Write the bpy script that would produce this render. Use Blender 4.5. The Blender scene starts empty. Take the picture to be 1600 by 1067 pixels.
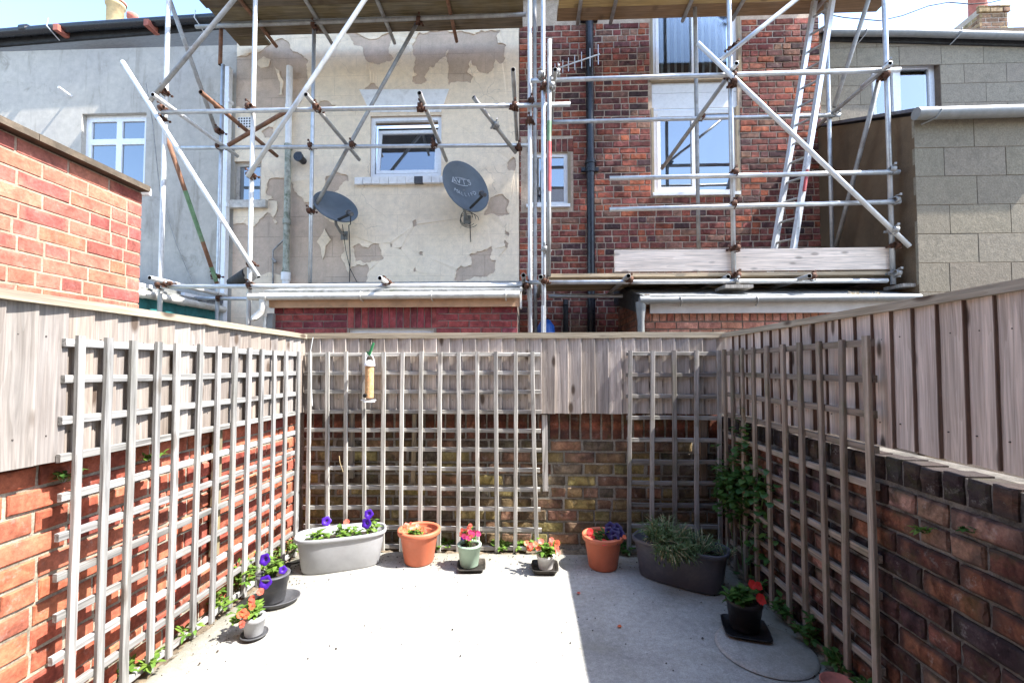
import bpy, bmesh, math, random
from mathutils import Vector, Matrix, noise
from mathutils.geometry import delaunay_2d_cdt

random.seed(7)
SC = bpy.context.scene
COL = SC.collection

# ------------------------------------------------------------------ camera, world, sun, exposure
H = 1.32
F = 700.0
PITCH = math.radians(2.1)
CX, CY = 800.0, 575.0 - F * math.tan(PITCH)
YAW = math.atan(27.0 / F)
cam_d = bpy.data.cameras.new('camera')
cam = bpy.data.objects.new('camera', cam_d)
COL.objects.link(cam)
cam.location = (0, 0, H)
cam.rotation_euler = (math.pi / 2 + PITCH, 0, YAW)
cam_d.sensor_width = 36.0
cam_d.lens = 36.0 * F / 1600.0
cam_d.shift_y = (CY - 533.5) / 1600.0
cam_d.clip_start = 0.05
cam_d.clip_end = 900.0
SC.camera = cam

SUN_DIR = Vector((1.0, -0.205, 1.37)).normalized()
ELEV = math.asin(SUN_DIR.z)
world = bpy.data.worlds.new('World')
SC.world = world
world.use_nodes = True
wn = world.node_tree
wn.nodes.clear()
w_out = wn.nodes.new('ShaderNodeOutputWorld')
w_bg = wn.nodes.new('ShaderNodeBackground')
w_sky = wn.nodes.new('ShaderNodeTexSky')
w_sky.sky_type = 'NISHITA'
w_sky.sun_disc = False
w_sky.sun_elevation = ELEV
w_sky.sun_rotation = math.atan2(SUN_DIR.x, SUN_DIR.y)
w_sky.air_density = 1.0
w_sky.dust_density = 0.9
w_sky.ozone_density = 2.0
# thin summer cloud mixed evenly through the whole sky
w_tc = wn.nodes.new('ShaderNodeTexCoord')
w_no = wn.nodes.new('ShaderNodeTexNoise')
w_no.inputs['Scale'].default_value = 1.9
w_no.inputs['Detail'].default_value = 7.0
w_no.inputs['Roughness'].default_value = 0.58
w_ra = wn.nodes.new('ShaderNodeValToRGB')
w_ra.color_ramp.elements[0].position = 0.64
w_ra.color_ramp.elements[0].color = (0, 0, 0, 1)
w_ra.color_ramp.elements[1].position = 0.82
w_ra.color_ramp.elements[1].color = (0.7, 0.7, 0.7, 1)
w_mx = wn.nodes.new('ShaderNodeMix')
w_mx.data_type = 'RGBA'
w_mx.inputs[7].default_value = (7.0, 7.2, 7.5, 1)
wn.links.new(w_tc.outputs['Generated'], w_no.inputs['Vector'])
wn.links.new(w_no.outputs['Fac'], w_ra.inputs['Fac'])
wn.links.new(w_ra.outputs['Color'], w_mx.inputs[0])
wn.links.new(w_sky.outputs['Color'], w_mx.inputs[6])
wn.links.new(w_mx.outputs[2], w_bg.inputs['Color'])
w_bg.inputs['Strength'].default_value = 0.138
wn.links.new(w_bg.outputs[0], w_out.inputs[0])

sun_d = bpy.data.lights.new('sun', 'SUN')
sun_d.energy = 3.0
sun_d.angle = math.radians(0.5)
sun_d.color = (1.0, 0.975, 0.935)
sun = bpy.data.objects.new('sun', sun_d)
COL.objects.link(sun)
sun.location = (6, -2, 9)
sun.rotation_euler = SUN_DIR.to_track_quat('Z', 'Y').to_euler()

SC.view_settings.view_transform = 'Standard'
SC.view_settings.look = 'None'
SC.view_settings.gamma = 1.0
SC.view_settings.use_curve_mapping = False
SC.view_settings.exposure = 2.4
SC.cycles.max_bounces = 7
SC.cycles.diffuse_bounces = 4
SC.cycles.glossy_bounces = 3
SC.cycles.transparent_max_bounces = 8

# ------------------------------------------------------------------ helpers
CAM_M = Matrix.Translation(cam.location) @ cam.rotation_euler.to_matrix().to_4x4()
CAM_R = cam.rotation_euler.to_matrix()
CAM_I = CAM_M.inverted()

def at(px, py, Y):
    """world point seen at photograph pixel (px, py) lying at world depth Y"""
    d = CAM_R @ Vector(((px - CX) / F, -(py - CY) / F, -1.0))
    return Vector((0, 0, H)) + d * (Y / d.y)

def atx(px, py, X):
    d = CAM_R @ Vector(((px - CX) / F, -(py - CY) / F, -1.0))
    return Vector((0, 0, H)) + d * (X / d.x)

def atz(px, py, Z):
    d = CAM_R @ Vector(((px - CX) / F, -(py - CY) / F, -1.0))
    return Vector((0, 0, H)) + d * ((Z - H) / d.z)

def proj(p):
    c = CAM_I @ Vector(p)
    if c.z > -0.05:
        return None
    return (CX + F * c.x / -c.z, CY - F * c.y / -c.z, -c.z)

def in_view(p, m=60):
    q = proj(p)
    return q is not None and -m < q[0] < 1600 + m and -m < q[1] < 1067 + m

def rnd(a, b):
    return random.uniform(a, b)

def tag(o, label=None, cat=None, group=None, kind=None):
    if label: o['label'] = label
    if cat: o['category'] = cat
    if group: o['group'] = group
    if kind: o['kind'] = kind
    return o

def link(o, parent=None, mat=None):
    COL.objects.link(o)
    if parent is not None:
        o.parent = parent
        o.matrix_parent_inverse = PINV(parent)
    return o

def world_of(o):
    m = o.matrix_basis.copy()
    if o.parent is not None:
        m = world_of(o.parent) @ o.matrix_parent_inverse @ m
    return m

def PINV(parent):
    return world_of(parent).inverted()

def thing(name, loc, label, cat, group=None):
    o = bpy.data.objects.new(name, None)
    o.empty_display_size = 0.1
    COL.objects.link(o)
    o.location = loc
    return tag(o, label, cat, group)

class MB:
    """collects shapes and links them as ONE mesh object"""
    def __init__(s):
        s.v = []; s.f = []; s.m = []; s.sm = []; s.c = []
    def add(s, vs, fs, mi=0, smooth=False, col=None):
        o = len(s.v)
        s.v += [tuple(v) for v in vs]
        for f in fs:
            s.f.append(tuple(i + o for i in f)); s.m.append(mi); s.sm.append(smooth); s.c.append(col)
        return s
    def box(s, x0, x1, y0, y1, z0, z1, mi=0, col=None):
        vs = [(x, y, z) for z in (z0, z1) for y in (y0, y1) for x in (x0, x1)]
        return s.add(vs, [(0, 2, 3, 1), (4, 5, 7, 6), (0, 1, 5, 4), (2, 6, 7, 3), (0, 4, 6, 2), (1, 3, 7, 5)], mi, False, col)
    def obox(s, M, hx, hy, hz, mi=0):
        vs = [M @ Vector((x, y, z)) for z in (-hz, hz) for y in (-hy, hy) for x in (-hx, hx)]
        return s.add(vs, [(0, 2, 3, 1), (4, 5, 7, 6), (0, 1, 5, 4), (2, 6, 7, 3), (0, 4, 6, 2), (1, 3, 7, 5)], mi)
    def tube(s, pts, r, n=10, mi=0, caps=True, r2=None):
        pts = [Vector(p) for p in pts]
        rings = []
        ref = None
        for i, p in enumerate(pts):
            d = (pts[min(i + 1, len(pts) - 1)] - pts[max(i - 1, 0)]).normalized()
            if ref is None:
                ref = Vector((0, 0, 1)) if abs(d.z) < 0.9 else Vector((1, 0, 0))
            a = (ref - d * ref.dot(d)).normalized(); b = d.cross(a); ref = a
            rr = r if r2 is None else r + (r2 - r) * i / max(1, len(pts) - 1)
            rings.append([p + a * (rr * math.cos(2 * math.pi * k / n)) + b * (rr * math.sin(2 * math.pi * k / n)) for k in range(n)])
        vs = [q for ring in rings for q in ring]
        fs = []
        for i in range(len(rings) - 1):
            for k in range(n):
                k2 = (k + 1) % n
                fs.append((i * n + k, i * n + k2, (i + 1) * n + k2, (i + 1) * n + k))
        s.add(vs, fs, mi, True)
        if caps:
            s.add(rings[0], [tuple(range(n - 1, -1, -1))], mi)
            s.add(rings[-1], [tuple(range(n))], mi)
        return s
    def lathe(s, prof, c=(0, 0, 0), n=28, mi=0, sx=1.0, sy=1.0, rot=0.0, smooth=True, shape=None):
        vs = []
        for r, z in prof:
            for k in range(n):
                a = 2 * math.pi * k / n
                if shape is None:
                    x, y = r * math.cos(a) * sx, r * math.sin(a) * sy
                else:
                    x, y = shape(r, a)
                vs.append((c[0] + x * math.cos(rot) - y * math.sin(rot), c[1] + x * math.sin(rot) + y * math.cos(rot), c[2] + z))
        fs = []
        for i in range(len(prof) - 1):
            for k in range(n):
                k2 = (k + 1) % n
                fs.append((i * n + k, i * n + k2, (i + 1) * n + k2, (i + 1) * n + k))
        return s.add(vs, fs, mi, smooth)
    def poly_prism(s, pts, d, mi=0):
        """pts: 3-D outline, d: extrusion vector"""
        n = len(pts); d = Vector(d); p = [Vector(q) for q in pts]
        vs = p + [q + d for q in p]
        fs = [tuple(range(n)), tuple(range(2 * n - 1, n - 1, -1))]
        fs += [(i, i + n, (i + 1) % n + n, (i + 1) % n) for i in range(n)]
        s.add(vs, fs, mi)
        return s
    def mesh(s, name, mats):
        me = bpy.data.meshes.new(name)
        me.from_pydata(s.v, [], s.f)
        if not isinstance(mats, (list, tuple)): mats = [mats]
        for m in mats: me.materials.append(m)
        me.polygons.foreach_set('material_index', s.m)
        me.polygons.foreach_set('use_smooth', s.sm)
        if any(c is not None for c in s.c):
            at_ = me.attributes.new('bcol', 'FLOAT_COLOR', 'FACE')
            flat = []
            for c in s.c: flat += list(c if c else (0.5, 0.5, 0.5)) + [1.0]
            at_.data.foreach_set('color', flat)
        bm = bmesh.new(); bm.from_mesh(me)
        bmesh.ops.recalc_face_normals(bm, faces=bm.faces)
        bm.to_mesh(me); bm.free()
        me.update()
        return me
    def build(s, name, mats, parent=None, label=None, cat=None, group=None, kind=None):
        o = bpy.data.objects.new(name, s.mesh(name, mats))
        link(o, parent)
        return tag(o, label, cat, group, kind)

def put(name, me, M, parent=None, color=None):
    o = bpy.data.objects.new(name, me)
    if parent is not None:
        o.parent = parent
        o.matrix_parent_inverse = PINV(parent)
    o.matrix_basis = M
    if color is not None: o.color = (*color, 1.0)
    COL.objects.link(o)
    return o

class Frame:
    """a wall's own axes: u to the right seen from its front, v up, n outward"""
    def __init__(s, O, N):
        s.O = Vector(O); s.N = Vector(N).normalized(); s.Z = Vector((0, 0, 1))
        s.U = s.Z.cross(s.N).normalized()
    def pt(s, u, v, n=0.0):
        return s.O + s.U * u + s.Z * v + s.N * n
    def mat(s, u, v, n=0.0, sc=(1, 1, 1), roll=0.0):
        R = Matrix((s.U, -s.N, s.Z)).transposed().to_4x4()
        return Matrix.Translation(s.pt(u, v, n)) @ R @ Matrix.Rotation(roll, 4, 'Y') @ Matrix.Diagonal((*sc, 1))
    def box(s, mb, u0, u1, v0, v1, n0, n1, mi=0):
        vs = [s.pt(u, v, n) for n in (n0, n1) for v in (v0, v1) for u in (u0, u1)]
        mb.add(vs, [(0, 2, 3, 1), (4, 5, 7, 6), (0, 1, 5, 4), (2, 6, 7, 3), (0, 4, 6, 2), (1, 3, 7, 5)], mi)
        return mb

# ------------------------------------------------------------------ materials
class NT:
    def __init__(s, name, rough=0.8, metal=0.0, spec=0.35):
        s.mat = bpy.data.materials.new(name); s.mat.use_nodes = True
        s.t = s.mat.node_tree; s.b = s.t.nodes['Principled BSDF']
        s.b.inputs['Roughness'].default_value = rough
        s.b.inputs['Metallic'].default_value = metal
        s.b.inputs['Specular IOR Level'].default_value = spec
        s.out = s.t.nodes['Material Output']
    def set(s, sock, v):
        if hasattr(v, 'links') or isinstance(v, bpy.types.NodeSocket): s.t.links.new(v, sock)
        elif isinstance(v, (tuple, list)) and len(v) == 3 and sock.type == 'RGBA': sock.default_value = (*v, 1)
        else: sock.default_value = v
    def node(s, typ, ins=None, **kw):
        n = s.t.nodes.new(typ)
        for k, v in kw.items(): setattr(n, k, v)
        for k, v in (ins or {}).items(): s.set(n.inputs[k], v)
        return n
    def coords(s, which='Object', rand=True, scale=(1, 1, 1)):
        v = s.node('ShaderNodeTexCoord').outputs[which]
        if rand:
            oi = s.node('ShaderNodeObjectInfo').outputs['Random']
            sc = s.node('ShaderNodeMath', {0: oi, 1: 57.0}, operation='MULTIPLY').outputs[0]
            v = s.node('ShaderNodeVectorMath', {0: v, 1: sc}, operation='ADD').outputs[0]
        if scale != (1, 1, 1):
            v = s.node('ShaderNodeVectorMath', {0: v, 1: scale}, operation='MULTIPLY').outputs[0]
        return v
    def noise(s, vec, scale, detail=4, rough=0.6, dist=0.0):
        return s.node('ShaderNodeTexNoise', {'Vector': vec, 'Scale': scale, 'Detail': detail, 'Roughness': rough, 'Distortion': dist}).outputs['Fac']
    def ramp(s, fac, a, b, ca=(0, 0, 0), cb=(1, 1, 1), interp='LINEAR'):
        n = s.node('ShaderNodeValToRGB', {'Fac': fac})
        n.color_ramp.interpolation = interp
        n.color_ramp.elements[0].position = a; n.color_ramp.elements[0].color = (*ca, 1)
        n.color_ramp.elements[1].position = b; n.color_ramp.elements[1].color = (*cb, 1)
        return n.outputs['Color']
    def mix(s, fac, a, b, blend='MIX'):
        n = s.node('ShaderNodeMix', data_type='RGBA', blend_type=blend)
        s.set(n.inputs[0], fac); s.set(n.inputs[6], a); s.set(n.inputs[7], b)
        return n.outputs[2]
    def math(s, op, a, b=0.0):
        return s.node('ShaderNodeMath', {0: a, 1: b}, operation=op).outputs[0]
    def bump(s, h, strength=0.4, dist=0.01):
        n = s.node('ShaderNodeBump', {'Height': h, 'Strength': strength, 'Distance': dist})
        s.t.links.new(n.outputs[0], s.b.inputs['Normal'])
    def color(s, v): s.set(s.b.inputs['Base Color'], v); return s
    def rough(s, v): s.set(s.b.inputs['Roughness'], v); return s

def m_brick(name, attr=False, mott=0.5, dark=0.25, lime=0.1, bump=0.5, moss=0.0, edge=0.0, flash=0.0, panel=0.0, limec=(0.55, 0.52, 0.47)):
    t = NT(name, 0.9, spec=0.2)
    if attr:
        c = t.node('ShaderNodeAttribute', attribute_name='bcol').outputs['Color']
        v = t.coords(rand=False)
    else:
        c = t.node('ShaderNodeObjectInfo').outputs['Color']
        v = t.coords()
    n1 = t.noise(v, 14, 5, 0.65, 0.6)
    n2 = t.noise(v, 70, 4, 0.7)
    n3 = t.noise(v, 6, 3, 0.6, 1.2)
    c = t.mix(1.0, c, t.ramp(n1, 0.3, 0.72, (1 - mott,) * 3, (1 + mott * 0.45,) * 3), 'MULTIPLY')
    c = t.mix(1.0, c, t.ramp(n2, 0.3, 0.7, (0.72,) * 3, (1.18,) * 3), 'MULTIPLY')
    c = t.mix(t.math('MULTIPLY', t.ramp(n3, 0.52, 0.66), dark), c, (0.035, 0.03, 0.03))
    c = t.mix(t.math('MULTIPLY', t.ramp(t.noise(v, 22, 6, 0.75), 0.57, 0.69), lime), c, limec)
    if (edge or flash or panel) and not attr:
        ob = t.node('ShaderNodeSeparateXYZ', {0: t.node('ShaderNodeTexCoord').outputs['Object']})
        ex = t.math('DIVIDE', t.math('ABSOLUTE', ob.outputs[0]), 0.112); ez = t.math('DIVIDE', t.math('ABSOLUTE', ob.outputs[2]), 0.037)
        m_ = t.math('ADD', t.math('MAXIMUM', ex, ez), t.math('MULTIPLY', t.math('SUBTRACT', n1, 0.5), 1.4))
        c = t.mix(t.math('MULTIPLY', t.ramp(m_, 0.55, 1.05), edge), c, (0.045, 0.034, 0.03))
        if panel:
            pm = t.math('MULTIPLY', t.ramp(m_, 0.5, 0.95, (1, 1, 1), (0, 0, 0)), t.ramp(t.node('ShaderNodeObjectInfo').outputs['Random'], 0.35, 0.6))
            c = t.mix(t.math('MULTIPLY', pm, panel), c, t.mix(1.0, c, (0.9, 0.72, 0.82), 'MULTIPLY'))
        fl = t.ramp(t.noise(t.node('ShaderNodeVectorMath', {0: v, 1: (11, 3, 5)}, operation='MULTIPLY').outputs[0], 1.0, 3, 0.55, 0.6), 0.47, 0.58)
        c = t.mix(t.math('MULTIPLY', fl, flash), c, t.mix(1.0, c, (0.45, 0.38, 0.42), 'MULTIPLY'))
    sp = t.ramp(t.node('ShaderNodeTexVoronoi', {'Vector': v, 'Scale': 130.0}).outputs['Distance'], 0.1, 0.3, (1, 1, 1), (0, 0, 0))
    c = t.mix(t.math('MULTIPLY', sp, min(0.3, mott * 0.35)), c, (0.05, 0.04, 0.037))
    if moss: c = t.mix(t.math('MULTIPLY', t.ramp(t.noise(v, 9, 5, 0.7), 0.52, 0.66), moss), c, (0.09, 0.1, 0.025))
    t.color(c)
    t.bump(t.math('ADD', t.math('MULTIPLY', n2, 0.6), n1), bump, 0.006)
    return t.mat

def m_mortar(name, c1, c2, bump=0.6):
    t = NT(name, 0.95, spec=0.15)
    v = t.coords(rand=False)
    c = t.mix(t.ramp(t.noise(v, 9, 6, 0.7), 0.35, 0.68), c1, c2)
    c = t.mix(1.0, c, t.ramp(t.noise(v, 120, 3, 0.7), 0.3, 0.7, (0.7,) * 3, (1.2,) * 3), 'MULTIPLY')
    t.color(c); t.bump(t.noise(v, 85, 5, 0.7), bump, 0.006)
    return t.mat

def m_wood(name, base=None, grey=0.5, grain=0.55, knots=0.8, rough=0.85, green=0.0, ring=0.5):
    """weathered timber, grain along local Z; colour from the piece"""
    t = NT(name, rough, spec=0.2)
    c = t.node('ShaderNodeObjectInfo').outputs['Color'] if base is None else base
    v = t.coords()
    g = t.noise(t.node('ShaderNodeVectorMath', {0: v, 1: (42, 42, 1.6)}, operation='MULTIPLY').outputs[0], 1.0, 6, 0.62, 1.1)
    cg = t.noise(t.node('ShaderNodeVectorMath', {0: v, 1: (13, 13, 0.75)}, operation='MULTIPLY').outputs[0], 1.0, 2, 0.45, 0.35)
    cg = t.math('FRACT', t.math('MULTIPLY', cg, 9.0))
    cg = t.ramp(cg, 0.0, 1.0, (1.06, 1.06, 1.06), (0.74, 0.70, 0.66))
    g2 = t.noise(t.node('ShaderNodeVectorMath', {0: v, 1: (150, 150, 4.5)}, operation='MULTIPLY').outputs[0], 1.0, 4, 0.6)
    big = t.noise(v, 3.2, 3, 0.5)
    col = t.mix(1.0, c, t.ramp(g, 0.32, 0.68, (1 - grain,) * 3, (1.15,) * 3), 'MULTIPLY')
    col = t.mix(1.0, col, t.ramp(g2, 0.3, 0.7, (0.78,) * 3, (1.12,) * 3), 'MULTIPLY')
    col = t.mix(ring, col, cg, 'MULTIPLY')
    col = t.mix(t.math('MULTIPLY', t.ramp(big, 0.4, 0.65), grey * 0.6), col, (0.36, 0.35, 0.335))
    if knots:
        vo = t.node('ShaderNodeTexVoronoi', {'Vector': t.node('ShaderNodeVectorMath', {0: v, 1: (9, 3, 3.4)}, operation='MULTIPLY').outputs[0], 'Scale': 1.0}).outputs['Distance']
        col = t.mix(t.math('MULTIPLY', t.ramp(vo, 0.10, 0.19, (1, 1, 1), (0, 0, 0)), knots), col, (0.075, 0.05, 0.035))
    if green:
        col = t.mix(t.math('MULTIPLY', t.ramp(t.noise(v, 7, 5, 0.7), 0.5, 0.68), green), col, (0.12, 0.13, 0.06))
    t.color(col)
    t.bump(t.math('ADD', g, t.math('MULTIPLY', g2, 0.5)), 0.45, 0.004)
    return t.mat

def m_plain(name, c, rough=0.5, metal=0.0, var=0.12, nscale=12, spec=0.4, bump=0.0, dirt=None, dirt_amt=0.4):
    t = NT(name, rough, metal, spec)
    v = t.coords()
    n = t.noise(v, nscale, 5, 0.65)
    col = t.mix(1.0, c, t.ramp(n, 0.3, 0.7, (1 - var * 1.6,) * 3, (1 + var,) * 3), 'MULTIPLY')
    if dirt: col = t.mix(t.math('MULTIPLY', t.ramp(t.noise(v, nscale * 0.6, 6, 0.72, 0.5), 0.5, 0.68), dirt_amt), col, dirt)
    t.color(col)
    t.rough(t.ramp(t.noise(v, nscale * 2.3, 4, 0.6), 0.3, 0.7, (max(0.02, rough - 0.1),) * 3, (min(1, rough + 0.12),) * 3))
    if bump: t.bump(t.noise(v, nscale * 6, 4, 0.6), bump, 0.004)
    return t.mat

def m_render(name, c1, c2, streak=(0.1, 0.09, 0.08), amt=0.35, lines=None, bump=0.35, rough_scale=60, cracks=0.0):
    """cement render or masonry paint with soft stains; lines=(length,height) rules it like blocks"""
    t = NT(name, 0.92, spec=0.15)
    v = t.coords(rand=False)
    c = t.mix(t.ramp(t.noise(v, 1.7, 5, 0.6, 0.4), 0.35, 0.66), c1, c2)
    c = t.mix(1.0, c, t.ramp(t.noise(v, 11, 6, 0.7), 0.3, 0.72, (0.86,) * 3, (1.08,) * 3), 'MULTIPLY')
    c = t.mix(1.0, c, t.ramp(t.noise(v, 130, 3, 0.7), 0.3, 0.7, (0.86,) * 3, (1.1,) * 3), 'MULTIPLY')
    st = t.noise(t.node('ShaderNodeVectorMath', {0: v, 1: (5.0, 5.0, 0.7)}, operation='MULTIPLY').outputs[0], 1.0, 6, 0.68, 0.5)
    c = t.mix(t.math('MULTIPLY', t.ramp(st, 0.52, 0.72), amt), c, streak)
    bl = t.noise(v, 3.1, 7, 0.72, 0.8)
    c = t.mix(t.math('MULTIPLY', t.ramp(bl, 0.58, 0.7), amt * 0.8), c, streak)
    h = t.noise(v, rough_scale, 5, 0.7)
    if lines:
        sw = t.node('ShaderNodeCombineXYZ', {0: t.node('ShaderNodeSeparateXYZ', {0: v}).outputs[0], 1: t.node('ShaderNodeSeparateXYZ', {0: v}).outputs[2]}).outputs[0]
        br = t.node('ShaderNodeTexBrick', {'Vector': sw, 'Scale': 1.0, 'Mortar Size': 0.0035, 'Mortar Smooth': 0.4, 'Brick Width': lines[0], 'Row Height': lines[1]})
        br.offset = 0.5
        fac = br.outputs['Fac']
        brk = t.ramp(t.noise(v, 2.3, 4, 0.6), 0.38, 0.56)
        fac = t.math('MULTIPLY', fac, brk)
        c = t.mix(t.math('MULTIPLY', fac, 0.45), c, streak)
        h = t.math('SUBTRACT', t.math('MULTIPLY', h, 0.4), fac)
    if cracks:
        wv = t.node('ShaderNodeVectorMath', {0: v, 1: t.node('ShaderNodeVectorMath', {0: t.node('ShaderNodeTexNoise', {'Vector': v, 'Scale': 4.0, 'Detail': 6.0}).outputs['Color'], 1: (0.22, 0.22, 0.22)}, operation='MULTIPLY').outputs[0]}, operation='ADD').outputs[0]
        ve = t.node('ShaderNodeTexVoronoi', {'Vector': wv, 'Scale': 1.9}, feature='DISTANCE_TO_EDGE').outputs['Distance']
        cr = t.math('MULTIPLY', t.ramp(ve, 0.002, 0.007, (1, 1, 1), (0, 0, 0)), t.ramp(t.noise(v, 1.6, 3, 0.5), 0.54, 0.62))
        c = t.mix(t.math('MULTIPLY', cr, cracks), c, (0.2, 0.17, 0.13))
        h = t.math('SUBTRACT', h, cr)
    t.color(c); t.bump(h, bump, 0.006)
    return t.mat

def m_glass(name, tint=(0.02, 0.03, 0.04), see=False, base=0.12, k=1.8):
    t = NT(name, 0.03)
    fr = t.node('ShaderNodeFresnel', {'IOR': 1.5}).outputs[0]
    v = t.coords()
    fac = t.math('MINIMUM', t.math('ADD', t.math('MULTIPLY', fr, k), base), 1.0)
    gl = t.node('ShaderNodeBsdfGlossy', {'Color': (0.95, 0.97, 1.0), 'Roughness': 0.015})
    bp = t.node('ShaderNodeBump', {'Height': t.noise(v, 2.2, 2, 0.5), 'Strength': 0.05, 'Distance': 0.02})
    t.t.links.new(bp.outputs[0], gl.inputs['Normal'])
    if see: ba = t.node('ShaderNodeBsdfTransparent', {'Color': (0.93, 0.95, 0.95)})
    else: ba = t.node('ShaderNodeBsdfDiffuse', {'Color': tint})
    ms = t.node('ShaderNodeMixShader', {0: fac})
    t.t.links.new(ba.outputs[0], ms.inputs[1]); t.t.links.new(gl.outputs[0], ms.inputs[2])
    t.t.links.new(ms.outputs[0], t.out.inputs[0])
    return t.mat

def m_leaf(name, c1, c2, trans=0.35):
    t = NT(name, 0.45, spec=0.4)
    v = t.coords()
    g = t.node('ShaderNodeNewGeometry').outputs['Random Per Island']
    c = t.mix(g, c1, c2)
    c = t.mix(1.0, c, t.ramp(t.noise(v, 60, 3), 0.3, 0.7, (0.75,) * 3, (1.2,) * 3), 'MULTIPLY')
    t.color(c)
    tr = t.node('ShaderNodeBsdfTranslucent'); t.t.links.new(c, tr.inputs['Color'])
    ms = t.node('ShaderNodeMixShader', {0: trans})
    t.t.links.new(t.b.outputs[0], ms.inputs[1]); t.t.links.new(tr.outputs[0], ms.inputs[2])
    t.t.links.new(ms.outputs[0], t.out.inputs[0])
    return t.mat

M = {}
M['brick'] = m_brick('weathered brick', mott=0.5, dark=0.25, lime=0.22, flash=0.4)
M['brick_old'] = m_brick('old sooty brick', mott=0.6, dark=0.55, lime=0.4, bump=0.9, moss=0.35, edge=0.55, flash=0.5)
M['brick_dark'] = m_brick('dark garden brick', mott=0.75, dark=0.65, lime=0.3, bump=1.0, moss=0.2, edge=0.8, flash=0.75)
M['brick_house'] = m_brick('handmade house brick', mott=0.65, dark=0.45, lime=0.5, bump=0.9, edge=0.3, flash=0.6, limec=(0.4, 0.32, 0.25))
M['brick_clean'] = m_brick('orange brick', mott=0.42, dark=0.06, lime=0.16, bump=0.4, flash=0.15, panel=1.0)
M['brick_mass'] = m_brick('weathered brick mass', attr=True, mott=0.65, dark=0.4, lime=0.6, bump=0.9, limec=(0.4, 0.32, 0.25))
M['block'] = m_brick('rendered block', mott=0.16, dark=0.1, lime=0.04, bump=0.7)
M['mortar_pale'] = m_mortar('pale mortar', (0.44, 0.39, 0.3), (0.16, 0.135, 0.1))
M['mortar_grey'] = m_mortar('grey mortar', (0.36, 0.33, 0.28), (0.17, 0.155, 0.13))
M['mortar_dark'] = m_mortar('dark mortar', (0.2, 0.18, 0.155), (0.055, 0.05, 0.045))
M['mortar_house'] = m_mortar('sandy mortar', (0.56, 0.45, 0.35), (0.38, 0.3, 0.23))
M['mortar_flush'] = m_mortar('flush beige mortar', (0.42, 0.31, 0.235), (0.33, 0.235, 0.17), 0.3)
M['mortar_brown'] = m_mortar('brown mortar', (0.2, 0.15, 0.11), (0.13, 0.1, 0.08))
M['mortar_light'] = m_mortar('light mortar', (0.37, 0.3, 0.25), (0.25, 0.2, 0.16))
M['board'] = m_wood('fence timber', grey=0.25, grain=0.4, knots=0.9, ring=0.5)
M['board_edge_shade'] = m_wood('shade-darkened fence board edge', base=(0.19, 0.125, 0.095), grey=0.1, grain=0.4, knots=0)  # right fence only: shade on the board edges painted in as darker brown
M['trellis'] = m_wood('silvered trellis timber', grey=0.5, grain=0.68, knots=0.55, green=0.12)
M['trellis_damp'] = m_wood('damp trellis timber', grey=0.3, grain=0.55, knots=0.35, green=0.45)
M['plank'] = m_wood('scaffold plank timber', grey=0.12, grain=0.35, knots=0.5)
M['plank_dirty'] = m_wood('stained scaffold plank', grey=0.2, grain=0.6, knots=0.5)
M['paint'] = m_render('peeling cream masonry paint', (0.90, 0.74, 0.54), (0.86, 0.715, 0.54), (0.5, 0.40, 0.29), 0.15, (0.62, 0.29), 0.3, cracks=0.4)
M['old_render'] = m_render('bare brown render', (0.64, 0.49, 0.37), (0.54, 0.425, 0.325), (0.2, 0.16, 0.13), 0.25, (0.62, 0.29), 0.7, 90)
M['grey_render'] = m_render('grey smooth render', (0.53, 0.485, 0.41), (0.45, 0.415, 0.365), (0.2, 0.175, 0.14), 0.6, None, 0.3)
M['brown_render'] = m_render('brown side render', (0.17, 0.115, 0.07), (0.12, 0.085, 0.055), (0.06, 0.045, 0.03), 0.4, None, 0.9, 110)
M['sand_band'] = m_render('sandy cement band', (0.36, 0.29, 0.2), (0.3, 0.24, 0.17), (0.15, 0.12, 0.09), 0.3)
M['white_paint'] = m_plain('white masonry paint', (0.84, 0.83, 0.81), 0.7, var=0.06, bump=0.3, dirt=(0.35, 0.32, 0.28), dirt_amt=0.3)
M['upvc'] = m_plain('white window plastic', (0.82, 0.83, 0.84), 0.28, var=0.03)
M['old_white'] = m_plain('grubby white plastic', (0.68, 0.65, 0.58), 0.4, var=0.1, dirt=(0.25, 0.2, 0.14), dirt_amt=0.45)
M['old_frame'] = m_plain('flaking white timber', (0.6, 0.56, 0.5), 0.7, var=0.2, dirt=(0.2, 0.16, 0.12), dirt_amt=0.6, bump=0.5)
M['glass'] = m_glass('dark window glass', base=0.2)
M['glass_see'] = m_glass('clear window glass', see=True, base=0.0, k=1.0)
M['glass_bright'] = m_glass('bright window glass', see=True, base=0.22)
M['room'] = m_plain('dim room', (0.05, 0.05, 0.05), 0.9)
M['blind'] = m_plain('grey fabric blind', (0.3, 0.31, 0.3), 0.8, var=0.1)
M['curtain'] = m_plain('pale net curtain', (0.62, 0.7, 0.75), 0.9, var=0.05)
M['steel'] = m_plain('galvanised tube', (0.54, 0.555, 0.565), 0.42, 0.55, 0.14, 9, 0.5, 0.1, dirt=(0.3, 0.28, 0.25), dirt_amt=0.45)
M['steel_white'] = m_plain('pale oxidised tube', (0.64, 0.64, 0.625), 0.55, 0.2, 0.1, 9, 0.4, 0.1, dirt=(0.4, 0.37, 0.33), dirt_amt=0.45)
M['steel_dull'] = m_plain('dull grey tube', (0.34, 0.33, 0.31), 0.6, 0.3, 0.2, 9, 0.4, 0.15, dirt=(0.2, 0.15, 0.11), dirt_amt=0.55)
M['rust'] = m_plain('rust', (0.125, 0.06, 0.038), 0.85, 0.2, 0.45, 30, 0.3, 0.5, dirt=(0.07, 0.04, 0.03), dirt_amt=0.6)
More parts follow.
